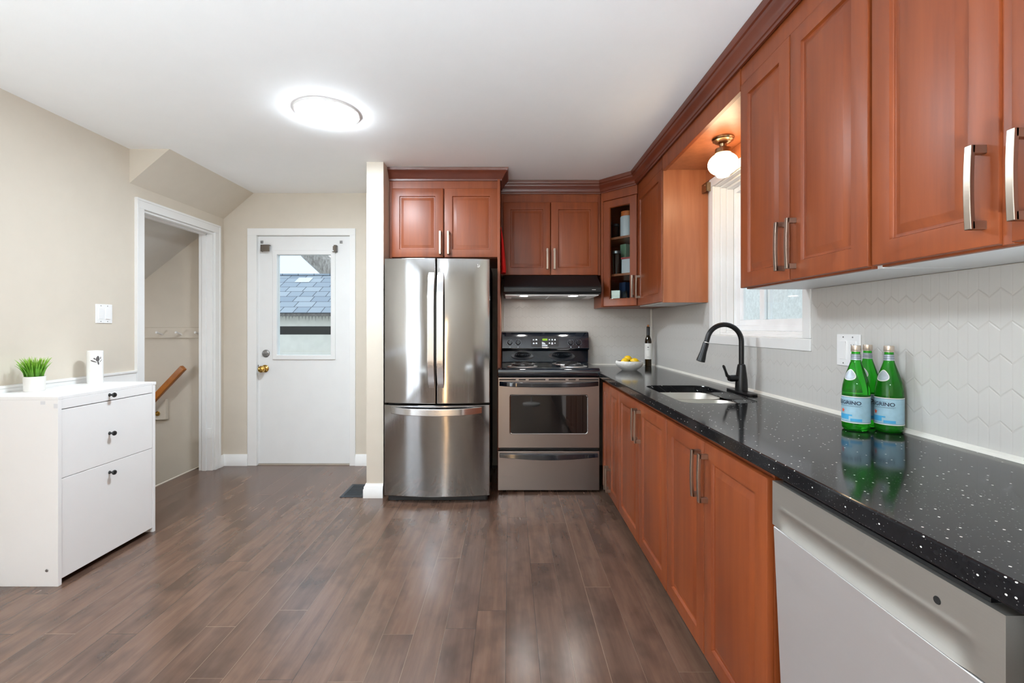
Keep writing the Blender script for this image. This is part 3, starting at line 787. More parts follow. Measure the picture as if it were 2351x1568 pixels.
L = [[(i, j, c), (w - i, j, c), (w - i, h - j, c), (i, h - j, c)] for i, j, c in ((A + 0.006, A + 0.006, 0), (0, 0, 0), (0, 0, t - 0.004), (0.005, 0.005, t), (A, A, t), (A + 0.005, A + 0.005, t - 0.006), (A + 0.006, A + 0.006, 0))]
m.loops(L, cap0=False, cap1=False)
gd = part('glass_door', m, M['wood'], c3)
m = MB().frame(CA - dn * 0.02 + du * 0.005 + Vector((0, 0, 1.406)), tuple(du), (0, 0, 1), tuple(dn))
m.box(A, w - A, A, h - A, 0.006, 0.010); part('pane', m, M['cpane'], gd)
m = MB().frame(CA - dn * 0.02 + du * 0.005 + Vector((0, 0, 1.406)), tuple(du), (0, 0, 1), tuple(dn))
bar_handle(m, w - 0.022, 0.062, 0.235); part('handle', m, M['nickel'], gd, 0.0015)

# --- right wall, between the corner and the window
c4 = thing('window_side_cabinet', 'narrow cherry wall cabinet between the corner unit and the window', 'cabinet', (1.13, 3.27, 1.4))
m = MB()
m.box(1.006, XR - 0.012, 2.998, 3.562, 1.397, 1.413); m.box(1.006, XR - 0.012, 2.998, 3.562, 2.33, 2.345); m.box(XR - 0.024, XR - 0.012, 2.998, 3.562, 1.413, 2.33); m.box(1.006, XR - 0.024, 3.544, 3.562, 1.413, 2.33)
part('carcass', m, M['melamine'], c4, 0.001)
m = MB(); m.box(0.990, 1.008, 2.998, 3.560, 2.268, 2.345); part('top_rail', m, M['wood'], c4, 0.001)
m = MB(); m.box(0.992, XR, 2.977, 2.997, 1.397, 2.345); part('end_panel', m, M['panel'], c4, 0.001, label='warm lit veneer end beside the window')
front(c4, (1.005, 3.556, 1.402), UR, NR, 0.556, 0.862, 0.068, (0.055, 0.228))

# --- near pair of right wall cabinets
def wall_unit(name, label, ya, yb, splits, grp):
    c = thing(name, label, 'cabinet', (1.13, (ya + yb) / 2, 1.4), grp)
    m = MB()
    m.box(1.006, XR - 0.002, yb, ya, 2.33, 2.345); m.box(XR - 0.016, XR - 0.002, yb, ya, 1.42, 2.33)
    m.box(1.006, XR - 0.016, ya - 0.016, ya, 1.42, 2.33); m.box(1.006, XR - 0.016, yb, yb + 0.016, 1.42, 2.33); m.box(0.990, 1.006, yb, ya, 2.268, 2.345); m.box(1.006, 1.024, yb + 0.016, ya - 0.016, 1.398, 1.42); m.box(0.992, 1.006, min(s_[0] for s_ in splits[1:]), splits[0][1], 1.40, 2.266)
    part('carcass', m, M['wood'], c, 0.001)
    m = MB(); m.box(1.025, XR - 0.002, yb, ya, 1.398, 1.42); part('bottom_panel', m, M['melamine'], c, 0.001, label='white underside')
    for i, (a, b, hc) in enumerate(splits):
        w = a - b
        front(c, (1.005, a, 1.403), UR, NR, w, 0.862, 0.03 if hc == 'far' else w - 0.03, (0.035, 0.21))
    return c
wall_unit('wall_cabinet', 'cherry wall cabinet with two doors right beside the window, over the green bottles', 1.974, 1.268, ((1.972, 1.629, 'near'), (1.623, 1.272, 'far')), 'near cherry wall cabinets')
wall_unit('wall_cabinet', 'nearest cherry wall cabinet, cut off by the right edge of the view', 1.262, 0.56, ((1.258, 0.930, 'near'), (0.908, 0.565, 'far')), 'near cherry wall cabinets')
m = MB()
m.box(1.006, XR - 0.002, 0.2, 0.55, 1.398, 2.345)
cx = tag(part('wall_cabinet', m, M['wood']), 'plain cherry cabinet run beyond the nearest doors, outside the view', 'cabinet')

# --- board and soffit bridging the window
va = thing('window_valance', 'cherry board and soffit bridging the cabinets above the sink window', 'valance', (1.0, 2.47, 2.25))
m = MB(); m.box(0.986, 1.008, 1.976, 2.976, 2.245, 2.345); part('front_board', m, M['wood'], va, 0.001)
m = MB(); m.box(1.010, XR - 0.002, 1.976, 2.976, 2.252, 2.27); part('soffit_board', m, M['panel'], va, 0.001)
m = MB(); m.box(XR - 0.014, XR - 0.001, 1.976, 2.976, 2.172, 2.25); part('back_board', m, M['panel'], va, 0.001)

# --- crown mouldings
CR = [(0.0, 2.338), (0.010, 2.338), (0.012, 2.348), (0.017, 2.352), (0.019, 2.362), (0.026, 2.378), (0.036, 2.392), (0.040, 2.400), (0.041, 2.408), (0.048, 2.412), (0.052, 2.424), (0.054, 2.438), (0.0, 2.438)]
m = MB(); m.sweep([(o, z) for o, z in CR][::-1], [(-0.070, 3.819), (0.752, 3.819), (0.7665, 3.8035), (0.984, 3.566), (0.984, 0.2)])
cr = thing('crown_moulding', 'long dark cherry crown moulding over the stove and down the right wall', 'moulding', (0.5, 3.8, 2.34), 'cherry crown mouldings')
part('cornice', m, M['crown'], cr)
CF = [(0.0, 2.352), (0.012, 2.352), (0.014, 2.364), (0.020, 2.370), (0.030, 2.388), (0.046, 2.408), (0.052, 2.414), (0.058, 2.420), (0.062, 2.438), (0.0, 2.438)]
m = MB(); m.sweep([(o, z) for o, z in CF][::-1], [(-0.917, 3.521), (-0.0715, 3.521), (-0.0715, 3.76)])
cr = thing('crown_moulding', 'short stepped-out cherry crown moulding above the fridge cabinet', 'moulding', (-0.5, 3.5, 2.36), 'cherry crown mouldings')
part('cornice', m, M['crown'], cr)

# --- base cabinets on the right
XC, XD = 0.71, 0.69
def base_unit(name, label, ya, yb, doors, hz, grp=None):
    c = thing(name, label, 'cabinet', (1.0, (ya + yb) / 2, 0), grp)
    m = MB()
    m.box(XC + 0.002, XR - 0.03, ya - 0.018, ya, 0.075, 0.858); m.box(XC + 0.002, XR - 0.03, yb, yb + 0.018, 0.075, 0.858)
    m.box(XC + 0.002, XR - 0.03, yb + 0.018, ya - 0.018, 0.075, 0.093); m.box(XR - 0.045, XR - 0.03, yb + 0.018, ya - 0.018, 0.093, 0.858); m.box(XC + 0.002, XC + 0.02, yb + 0.018, ya - 0.018, 0.80, 0.858)
    part('carcass', m, M['wood'], c, 0.001)
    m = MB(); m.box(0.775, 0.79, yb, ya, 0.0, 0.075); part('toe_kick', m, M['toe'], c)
    for a, b, side in doors:
        w = a - b
        front(c, (XC + 0.001, a, 0.068), UR, NR, w, 0.762, 0.028 if side == 'far' else w - 0.028, hz)
base_unit('corner_base_cabinet', 'cherry base cabinet beside the stove with two narrow doors and low handles', 3.432, 2.925, ((3.430, 3.200, 'near'), (3.196, 2.927, 'far')), (0.035, 0.2))
base_unit('sink_base_cabinet', 'cherry base cabinet with two doors below the sink', 2.922, 2.038, ((2.920, 2.473, 'near'), (2.469, 2.040, 'far')), (0.555, 0.73))
base_unit('base_cabinet', 'cherry base cabinet with two doors between the sink and the dishwasher', 2.035, 1.240, ((2.033, 1.647, 'near'), (1.643, 1.242, 'far')), (0.555, 0.725))
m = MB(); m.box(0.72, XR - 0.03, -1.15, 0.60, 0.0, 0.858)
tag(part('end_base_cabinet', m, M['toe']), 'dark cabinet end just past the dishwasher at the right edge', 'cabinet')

# ================================================================ worktop and sink
bm = bmesh.new()
outer = [(0.668, -1.2), (XR - 0.009, -1.2), (XR - 0.009, YB - 0.009), (0.690, YB - 0.009), (0.690, 3.436), (0.668, 3.436)]
def rrect(x0, x1, y0, y1, r, n=8):
    P = []
    for cx, cy, a0 in ((x1 - r, y1 - r, 0), (x0 + r, y1 - r, 90), (x0 + r, y0 + r, 180), (x1 - r, y0 + r, 270)):
        for i in range(n + 1):
            a = math.radians(a0 + 90 * i / n); P.append((cx + r * math.cos(a), cy + r * math.sin(a)))
    return P
SX0, SX1, SY0, SY1 = 0.775, 1.125, 2.05, 2.672
hole = rrect(SX0, SX1, SY0, SY1, 0.07)
edges = []
for ring in (outer, hole):
    vs = [bm.verts.new((x, y, 0.9)) for x, y in ring]
    edges += [bm.edges.new((vs[i], vs[(i + 1) % len(vs)])) for i in range(len(vs))]
bmesh.ops.triangle_fill(bm, use_beauty=True, use_dissolve=False, edges=edges)
bmesh.ops.recalc_face_normals(bm, faces=bm.faces)
ex = bmesh.ops.extrude_face_region(bm, geom=list(bm.faces))
for v in ex['geom']:
    if isinstance(v, bmesh.types.BMVert): v.co.z -= 0.04
bmesh.ops.recalc_face_normals(bm, faces=bm.faces)
me = bpy.data.meshes.new('worktop'); bm.to_mesh(me); bm.free()
me.materials.append(M['counter'])
wt = bpy.data.objects.new('worktop', me); COL.objects.link(wt)
b = wt.modifiers.new('bevel', 'BEVEL'); b.width = 0.004; b.segments = 2; b.limit_method = 'ANGLE'; b.angle_limit = math.radians(50)
tag(wt, 'long glossy black worktop flecked with white, along the right wall', 'worktop')

sk = thing('sink', 'stainless double-bowl sink set under the black worktop', 'sink', (0.95, 2.36, 0.66))
def bowl(y0, y1, depth):
    m = MB(); L = []
    x0, x1 = SX0 - 0.004, SX1 + 0.004
    for ins, z, r in ((0, 0.859, 0.07), (0.004, 0.84, 0.07), (0.012, 0.78, 0.068), (0.016, 0.859 - depth + 0.03, 0.065), (0.024, 0.859 - depth + 0.01, 0.06), (0.05, 0.859 - depth, 0.05), (0.11, 0.859 - depth - 0.004, 0.02)):
        L.append([(x, y, z) for x, y in rrect(x0 + ins, x1 - ins, y0 + ins, y1 - ins, r)])
    m.loops(L, cap0=False)
    o = part('bowl', m, M['sink'], sk)
    m = MB(); cx, cy, z = (x0 + x1) / 2, (y0 + y1) / 2, 0.859 - depth - 0.002
    m.lathe([(0, z), (0.03, z), (0.042, z + 0.003), (0.045, z + 0.0005), (0.046, z - 0.003)], (cx, cy, 0), 24); part('drain', m, M['chrome'], o)
bowl(2.052 - 0.006, 2.405, 0.19); bowl(2.425, 2.676, 0.17)
m = MB(); m.box(SX0 - 0.02, SX1 + 0.02, 2.404, 2.426, 0.842, 0.852); part('divider', m, M['sink'], sk, 0.004)
# ================================================================ faucet
fa = thing('faucet', 'matte black gooseneck pull-down faucet behind the sink', 'faucet', (1.19, 2.37, 0.9))
m = MB(); m.prism([(x, y) for x, y in rrect(1.162, 1.218, 2.245, 2.495, 0.027)], 'z', 0.9, 0.911); part('deck_plate', m, M['faucet'], fa, 0.003)
m = MB(); m.lathe([(0, 0.911), (0.030, 0.911), (0.030, 0.93), (0.028, 0.97), (0.021, 1.03), (0.018, 1.045), (0.014, 1.048), (0, 1.048)], (1.19, 2.37, 0), 28); part('body', m, M['faucet'], fa)
m = MB(); P = [(1.19, 2.37, 1.04), (1.19, 2.37, 1.10)]
R = 0.088
for i in range(21):
    a = math.radians(180 * i / 20 * 0.93)
    P.append((1.19 - R + R * math.cos(a), 2.37 - 0.0 * i, 1.162 + R * math.sin(a)))
d = (Vector(P[-1]) - Vector(P[-2])).normalized(); e = Vector(P[-1])
P.append(tuple(e + d * 0.03))
m.tube(P, 0.0125, 18); part('spout', m, M['faucet'], fa)
m = MB(); e = e + d * 0.025
m.tube([e, e + d * 0.006, e + d * 0.05, e + d * 0.085, e + d * 0.1, e + d * 0.102], [0.0145, 0.0155, 0.0165, 0.021, 0.022, 0.012], 18); sp = part('spray_head', m, M['faucet'], fa)
m = MB(); m.tube([e - d * 0.003, e + d * 0.001], 0.0152, 18); part('ring', m, M['chrome'], sp)
m = MB(); m.tube([(1.175, 2.37, 0.975), (1.135, 2.365, 0.975), (1.122, 2.363, 0.976)], [0.017, 0.017, 0.014], 16)
m.tube([(1.13, 2.364, 0.978), (1.112, 2.362, 0.99), (1.104, 2.36, 1.012), (1.094, 2.358, 1.036), (1.090, 2.357, 1.042)], [0.011, 0.008, 0.006, 0.007, 0.004], 12); part('lever', m, M['faucet'], fa)

# ================================================================ fridge
fr = thing('fridge', 'stainless french-door fridge with bottom freezer drawer', 'fridge', (-0.51, 3.7, 0))
FX0, FX1 = -0.886, -0.140
def arc(x): return 3.272 - 0.040 * (1 - ((x + 0.513) / 0.373) ** 2)
m = MB(); m.box(-0.878, -0.150, 3.345, 4.05, 0.06, 1.715); m.box(-0.86, -0.165, 3.30, 4.0, 0.0, 0.06)
part('body', m, M['blackm'], fr, 0.004)
def fdoor(xa, xb, za, zb):
    m = MB(); n = 22; P = [(xa + (xb - xa) * i / n, arc(xa + (xb - xa) * i / n)) for i in range(n + 1)]
    m.prism(P + [(xb, 3.335), (xa, 3.335)], 'z', za, zb)
    return m
dl = part('left_door', fdoor(FX0, -0.5175, 0.700, 1.724), M['steel'], fr, 0.005, seg=3)
dr = part('right_door', fdoor(-0.5105, FX1, 0.700, 1.722), M['steel'], fr, 0.005, seg=3)
dz = part('freezer_drawer', fdoor(FX0 - 0.002, FX1, 0.046, 0.688), M['steel'], fr, 0.005, seg=3)
def fhandle(x, parent):
    m = MB(); y = arc(x); P = []; ws = []
    for i in range(25):
        q = i / 24; z = 0.812 + 0.81 * q
        P.append((x, y + 0.008 - 0.052 * min(1, math.sin(PI * q) * 1.6) ** 0.7, z)); ws.append(0.049)
    ws[0] = ws[-1] = 0.042
    m.ribbon(P, (1, 0, 0), ws, 0.014); part('handle', m, M['hsteel'], parent, 0.004)
fhandle(-0.546, dl); fhandle(-0.482, dr)
m = MB(); P = []
for i in range(25):
    q = i / 24; x = -0.838 + 0.64 * q
    P.append((x, arc(x) + 0.008 - 0.05 * min(1, math.sin(PI * q) * 1.6) ** 0.7, 0.652 - 0.006 * math.sin(PI * q)))
m.ribbon(P, (0, 0, 1), 0.048, 0.014); part('handle', m, M['hsteel'], dz, 0.004)
m = MB(); m.box(-0.868, -0.16, 3.305, 3.345, 0.0, 0.046); part('kick_grille', m, M['blackm'], fr, 0.003)
m = MB(); bx, bz = -0.221, 1.672; by = arc(bx) - 0.0012
for i in range(26):
    a0, a1 = (math.radians(105 + 285 * j / 26) for j in (i, i + 1))
    r0, r1 = 0.0085, 0.0118
    m.add([(bx + r * math.cos(a), by + dy, bz + r * math.sin(a)) for dy in (0.0, 0.0012) for r, a in ((r0, a0), (r1, a0), (r1, a1), (r0, a1))], [(0, 1, 2, 3), (4, 5, 6, 7), (0, 1, 5, 4), (2, 3, 7, 6)])
m.box(bx - 0.004, bx + 0.003, by, by + 0.0012, bz - 0.0035, bz - 0.0005); m.box(bx - 0.004, bx - 0.001, by, by + 0.0012, bz - 0.0035, bz + 0.009)
part('badge', m, M['logo'], dr)

# ================================================================ stove
st = thing('stove', 'electric range with black cooktop and stainless oven door', 'stove', (0.293, 3.75, 0))
m = MB(); m.box(-0.082, 0.668, 3.50, 4.06, 0.015, 0.865); m.box(-0.07, 0.656, 3.52, 4.03, 0, 0.015); part('body', m, M['blackm'], st, 0.003)
m = MB(); m.prism([(4.03, 0.932), (3.52, 0.932), (3.466, 0.930), (3.449, 0.921), (3.443, 0.905), (3.444, 0.880), (3.452, 0.869), (3.50, 0.866), (4.06, 0.866), (4.06, 0.932)], 'x', -0.088, 0.676); ck = part('cooktop', m, M['black'], st, 0.004)
def burner(x, y, r, n):
    m = MB(); m.lathe([(r + 0.03, 0.9325), (r + 0.028, 0.936), (r + 0.018, 0.937), (r + 0.008, 0.932), (0.03, 0.929), (0, 0.929)], (x, y, 0), 40); dp = part('drip_pan', m, M['pan'], ck)
    m = MB(); P = []
    for i in range(n * 28 + 1):
        a = 2 * PI * i / 28; rr = 0.02 + (r - 0.02) * i / (n * 28); P.append((x + rr * math.cos(a), y + rr * math.sin(a), 0.9445))
    m.tube(P, 0.0052, 8); m.box(x - r, x + r, y - 0.004, y + 0.004, 0.935, 0.940); part('coil', m, M['coil'], dp)
burner(0.10, 3.60, 0.088, 4); burner(0.115, 3.86, 0.072, 3); burner(0.475, 3.86, 0.09, 4); burner(0.50, 3.60, 0.074, 3)
m = MB(); m.prism([(4.125, 0.93), (4.035, 0.93), (4.030, 0.97), (4.022, 1.035), (3.985, 1.043), (3.975, 1.055), (3.990, 1.12), (4.004, 1.172), (4.018, 1.192), (4.05, 1.203), (4.125, 1.204)], 'x', -0.069, 0.686); bg = part('backguard', m, M['black'], st, 0.006)
# tilt of the control face
A0, A1 = Vector((0, 3.9745, 1.055)), Vector((0, 4.003, 1.172)); fv = (A1 - A0).normalized(); fnm = Vector((0, -fv.z, fv.y))
def face(): return MB().frame((0, A0.y, A0.z), (1, 0, 0), tuple(fv), tuple(fnm))
def knob(x):
    m = face(); m.M = m.M @ Matrix.Translation((x, 0.052, 0)); m.lathe([(0, 0), (0.0215, 0), (0.021, 0.006), (0.018, 0.014), (0.016, 0.016), (0, 0.016)], (0, 0, 0), 28); m.box(-0.005, 0.005, -0.019, 0.021, 0.012, 0.024); k = part('knob', m, M['black'], bg, 0.001)
    m = face(); m.M = m.M @ Matrix.Translation((x, 0.052, 0))
    for i in range(9):
        a = math.radians(-40 + 260 * i / 8); m.box(0.026 * math.cos(a) - 0.0012, 0.026 * math.cos(a) + 0.0012, 0.026 * math.sin(a) - 0.0012, 0.026 * math.sin(a) + 0.0012, 0, 0.0006)
    part('dial_marks', m, M['print'], bg)
    m = face(); m.M = m.M @ Matrix.Translation((x, 0.052, 0)); m.box(-0.004, 0.004, -0.044, -0.036, 0, 0.0006); part('burner_symbol', m, M['print'], bg)
for x in (0.003, 0.073, 0.528, 0.596): knob(x)
m = face(); m.prism([(x, y) for x, y in rrect(0.185, 0.425, 0.016, 0.108, 0.014)], 'z', 0.0, 0.002); part('control_pad', m, M['bglass'], bg, 0.0008)
m = face(); m.box(0.284, 0.326, 0.069, 0.086, 0.002, 0.0032); dsp = part('clock_display', m, M['green_led'], bg)
m = face()
for x in (0.293, 0.302, 0.313): m.box(x - 0.0006, x + 0.0006, 0.073, 0.082, 0.0031, 0.0036); m.box(x, x + 0.004, 0.0815, 0.0825, 0.0031, 0.0036); m.box(x + 0.0034, x + 0.0046, 0.073, 0.078, 0.0031, 0.0036)
part('digits', m, M['dark'], dsp)
for x, y, w, h in ((0.207, 0.07, 0.015, 0.011), (0.231, 0.071, 0.018, 0.012), (0.208, 0.038, 0.015, 0.013), (0.231, 0.039, 0.016, 0.013), (0.344, 0.071, 0.013, 0.012), (0.368, 0.07, 0.014, 0.014), (0.392, 0.07, 0.015, 0.013), (0.344, 0.041, 0.013, 0.012), (0.367, 0.035, 0.016, 0.018), (0.391, 0.042, 0.014, 0.008)):
    m = face(); m.prism([(x - w / 2, y), (x + w / 2, y), (x + w * 0.3, y + h), (x - w * 0.3, y + h)], 'z', 0.002, 0.0028); part('touch_key', m, M['print'], bg)
m = face(); m.box(0.279, 0.326, 0.019, 0.031, 0.002, 0.0028); m.prism([(0.279, 0.035), (0.312, 0.035), (0.302, 0.050), (0.279, 0.058)], 'z', 0.002, 0.0028)
part('function_chart', m, M['print'], bg)
tv, tf = text_faces('Frigidaire', 0.0150, 0.0005)
m = face(); m.add([(x + 0.308, y + 0.0035, 0.0008) for x, y, z in tv], tf); part('lettering', m, M['logo'], bg)
od = None
m = MB()
zx = (0.335, 0.862)
m.ring_y((-0.086, 0.672, 0.335, 0.862), (0.003, 0.583, 0.44, 0.731), 3.452, 3.498)
od = part('oven_door', m, M['steel2'], st, 0.003)
for a, b in ((-0.078, 0.046), (0.068, 0.120), (0.142, 0.268), (0.292, 0.418), (0.440, 0.494), (0.518, 0.664)): m = MB(); m.box(a, b, 3.4495, 3.4535, 0.841, 0.850); part('vent_slot', m, M['shadow'], od, 0.0015)
m = MB(); m.box(0.005, 0.581, 3.456, 3.47, 0.442, 0.729); wn_ = part('oven_window', m, M['bglass'], od, 0.004)
m = MB(); q = 0.004
P0 = rrect(-0.001, 0.587, 0.436, 0.735, 0.022); P1 = rrect(0.006, 0.580, 0.443, 0.728, 0.018)
m.loops([[(x, 3.451, z) for x, z in P0], [(x, 3.4485, z) for x, z in rrect(0.002, 0.584, 0.439, 0.732, 0.02)], [(x, 3.452, z) for x, z in P1]], cap0=False, cap1=False); part('window_trim', m, M['hsteel'], od)
def ohandle(z, h, parent, sag):
    m = MB(); P = []; 
    for i in range(21):
        q = i / 20; x = -0.074 + 0.734 * q
        P.append((x, 3.449 - 0.042 * min(1, math.sin(PI * q) * 2.2) ** 0.8, z - sag * math.sin(PI * q)))
    m.ribbon(P, (0, 0, 1), h, 0.02); part('handle', m, M['black'], parent, 0.005, seg=3)
ohandle(0.816, 0.034, od, 0.006)
m = MB(); m.box(-0.088, 0.672, 3.452, 3.498, 0.018, 0.310); wd = part('warming_drawer', m, M['steel2'], st, 0.003)
m = MB(); L = []
for i in range(21):
    q = i / 20; x = -0.076 + 0.736 * q; b_ = math.sin(PI * q)
    L.append([(x, 3.453, 0.297), (x, 3.453 - 0.012 - 0.022 * b_, 0.293), (x, 3.453 - 0.014 - 0.024 * b_, 0.268 - 0.016 * b_), (x, 3.453, 0.262 - 0.016 * b_)])
m.loops(L); part('handle', m, M['black'], wd, 0.003)

# ================================================================ range hood
hd = thing('range_hood', 'black under-cabinet range hood over the stove', 'range hood', (0.33, 3.85, 1.49))
m = MB(); m.prism([(3.63, 1.505), (3.618, 1.512), (3.615, 1.55), (3.63, 1.566), (3.79, 1.655), (3.80, 1.6655), (YB - 0.012, 1.6655), (YB - 0.012, 1.496), (3.66, 1.496)], 'x', -0.050, 0.722); part('shell', m, M['blackm'], hd, 0.008, seg=3)
m = MB(); m.box(-0.035, 0.705, 3.66, 4.10, 1.488, 1.497); un = part('underside', m, M['dws'], hd, 0.002)
for x in (0.115, 0.515):
    m = MB(); m.lathe([(0, 1.4868), (0.028, 1.4868), (0.032, 1.490), (0, 1.490)], (x, 3.70, 0), 20); part('lamp', m, M['hood'], un)
m = MB(); m.box(0.645, 0.675, 3.6135, 3.6155, 1.53, 1.533); part('badge', m, M['logo'], hd)
for a, b in ((0.015, 0.31), (0.33, 0.625)):
    m = MB(); m.box(a, b, 3.76, 4.06, 1.4845, 1.489); part('filter', m, M['grey'], un, 0.001)

# ================================================================ dishwasher
dw = thing('dishwasher', 'stainless dishwasher under the near end of the worktop', 'dishwasher', (0.99, 0.93, 0))
DY0, DY1 = 0.642, 1.212
m = MB(); m.box(0.735, 1.24, DY0 + 0.01, DY1 - 0.005, 0.02, 0.85); m.box(0.80, 1.2, DY0 + 0.03, DY1 - 0.03, 0, 0.02); part('tub', m, M['blackm'], dw)
m = MB()
m.prism([(0.6905, 0.716), (0.724, 0.716), (0.752, 0.06), (0.720, 0.06)], 'y', DY0 + 0.002, DY1 - 0.002); part('door', m, M['dws'], dw, 0.003)
def ctl(u, v):
    y = DY1 - (DY1 - DY0) * u; z = 0.834 - 0.114 * v
    e = min(1, max(0, (u - 0.035) / 0.06)) * min(1, max(0, (0.93 - u) / 0.06)); e = e * e * (3 - 2 * e)
    q = max(0, (v - 0.52) / 0.48)
    sc = -0.0025 * math.exp(-((v - 0.56) / 0.06) ** 2) + 0.008 * math.sin(PI * min(1, q)) ** 1.0 * (1 if v > 0.52 else 0) - 0.004 * q
    return (0.690 + e * sc, y, z)
m = MB(); nu, nv = 60, 36
F = [[ctl(i / nu, j / nv) for i in range(nu + 1)] for j in range(nv + 1)]
rim = [F[0][i] for i in range(nu + 1)] + [F[j][nu] for j in range(1, nv + 1)] + [F[nv][i] for i in range(nu - 1, -1, -1)] + [F[j][0] for j in range(nv - 1, 0, -1)]
m.grid(lambda u, v: ctl(u, v), nu, nv)
m.loops([rim, [(0.728, y, z) for x, y, z in rim]], cap0=False)
cp = part('control_panel', m, M['dwc'], dw)
m = MB(); m.lathe([(0, 0.6888), (0.006, 0.6888), (0.007, 0.691), (0, 0.691)], (0, 0.745, 0.795), 16, 'x', rmod=lambda a, h: 1.0); part('status_light', m, M['shadow'], cp)
m = MB(); m.box(0.70, 0.725, DY0 + 0.03, DY1 - 0.03, 0.834, 0.842); part('top_trim', m, M['blackm'], dw, 0.001)
m = MB(); m.box(0.72, 0.74, DY0, DY1, 0.0, 0.055); part('toe_panel', m, M['blackm'], dw)

# ================================================================ lights
cl = thing('ceiling_light', 'round white flush ceiling light in front of the back door', 'ceiling light', (-1.02, 2.585, ZC), 'round flush ceiling lights')
m = MB(); m.lathe([(0, ZC), (0.176, ZC), (0.176, ZC - 0.008), (0.168, ZC - 0.013), (0, ZC - 0.013)], (-1.02, 2.585, 0), 48); part('base_plate', m, M['white'], cl)
m = MB(); m.lathe([(0.162, ZC - 0.012), (0.160, ZC - 0.019), (0.145, ZC - 0.023), (0.08, ZC - 0.025), (0, ZC - 0.026)], (-1.02, 2.585, 0), 48); part('diffuser', m, M['led'], cl)
for p, lab in (((-1.3, -0.2), 'added round ceiling light brightening the middle of the room, behind the viewer'), ((-0.9, -2.6), 'added round ceiling light brightening the dining end, behind the viewer')):
    o = copy_tree(cl); o.location = (p[0], p[1], ZC); o['label'] = lab  # unseen copies, added to brighten the room
gl = thing('globe_light', 'small brass ceiling light with a glowing opal globe above the sink', 'light', (1.145, 2.477, 2.252))
m = MB(); m.lathe([(0, 2.2515), (0.056, 2.2515), (0.056, 2.246), (0.050, 2.240), (0.052, 2.236), (0.040, 2.230), (0.040, 2.227), (0.028, 2.221), (0.02, 2.218), (0.017, 2.205), (0.03, 2.196), (0.040, 2.193), (0.041, 2.168), (0.037, 2.166), (0, 2.166)], (1.145, 2.477, 0), 36); part('fitting', m, M['bronze'], gl)
m = MB(); prof = [(0.036, 2.172)] + [(0.076 * math.sin(math.radians(a)), 2.112 + 0.06 * math.cos(math.radians(a))) for a in range(30, 156, 6)] + [(0.034, 2.052), (0.030, 2.046), (0, 2.044)]
m.lathe(prof, (1.145, 2.477, 0), 36); part('globe', m, M['globe'], gl)
for x, y, h, lab in ((-1.75, -0.45, 0.5, 'added fill lamp with an upturned bowl, brightening the ceiling, left of the viewer and out of view'), (0.35, -0.5, 0.55, 'added fill lamp with an upturned bowl, brightening the ceiling, behind the viewer')):
    tl = thing('added_uplighter', lab, 'fill light', (x, y, 0))  # added for the ceiling's brightness, never in view
    m = MB(); m.lathe([(0, 0), (0.14, 0), (0.14, 0.02), (0.02, 0.03), (0, 0.03)], (x, y, 0), 32); part('base', m, M['white'], tl)
    m = MB(); m.lathe([(0, 0.025), (0.012, 0.025), (0.012, h), (0, h)], (x, y, 0), 16); part('pole', m, M['white'], tl)
    m = MB(); m.lathe([(0, h - 0.005), (0.05, h - 0.005), (0.15, h + 0.025), (0.172, h + 0.075), (0.168, h + 0.076), (0.14, h + 0.03), (0.05, h + 0.01), (0, h + 0.01)], (x, y, 0), 40); part('bowl_shade', m, M['white'], tl)
    m = MB(); m.lathe([(0, h + 0.035), (0.11, h + 0.035), (0.11, h + 0.042), (0, h + 0.042)], (x, y, 0), 32); part('bulb', m, M['fill_uplight'], tl)
sl_ = thing('added_column_lamp', 'added slim column of warm fill light, unseen behind the viewer', 'fill light', (-0.72, -1.0, 0))  # added for room light and a thin warm reflection in the fridge
m = MB(); m.lathe([(0, 0), (0.09, 0), (0.09, 0.03), (0, 0.03)], (-0.72, -1.0, 0), 24); part('base', m, M['white'], sl_)
m = MB(); m.lathe([(0, 1.35), (0.05, 1.35), (0.05, 0.03), (0, 0.03)], (-0.72, -1.0, 0), 24); part('shade', m, M['slim'], sl_)

sg = thing('added_stair_light', 'added globe brightening the stairwell from its inner wall, hidden from the kitchen', 'wall light', (-3.5, 3.12, 1.0))  # added because the stairwell was too dark
m = MB(); m.lathe([(0, 3.12), (0.05, 3.12), (0.05, 3.135), (0.02, 3.15), (0, 3.15)], (-3.5, 0, 1.0), 24, 'y'); part('fitting', m, M['white'], sg)
m = MB(); m.lathe([(0.07 * math.sin(math.radians(a)), 3.215 - 0.07 * math.cos(math.radians(a))) for a in range(0, 181, 12)], (-3.5, 0, 1.0), 24, 'y'); part('globe', m, M['fill_stair'], sg)

# ================================================================ bottles of water
def brad(z):
    P = [(0, 0.040), (0.006, 0.0455), (0.02, 0.0464), (0.118, 0.0464), (0.135, 0.0456), (0.150, 0.0435), (0.170, 0.0385), (0.190, 0.0318), (0.21, 0.0245), (0.228, 0.0178), (0.236, 0.0162), (0.258, 0.0145), (0.262, 0.0145)]
    for (a, ra), (b, rb) in zip(P, P[1:]):
        if a <= z <= b: return ra + (rb - ra) * (z - a) / (b - a)
    return P[-1][1]
def shell(mb, z0, z1, p0, p1, off, n=24, k=4):
    mb.grid(lambda u, v: ((brad(z0 + (z1 - z0) * v) + off) * math.sin(p0 + (p1 - p0) * u), -(brad(z0 + (z1 - z0) * v) + off) * math.cos(p0 + (p1 - p0) * u), z0 + (z1 - z0) * v), n, k)
def on(ph, z, off): r = brad(z) + off; return (r * math.sin(ph), -r * math.cos(ph), z)
PC = -1.0; PS = -0.62
bt = thing('water_bottle', '', 'bottle', (0, 0, 0), 'green glass water bottles by the wall')
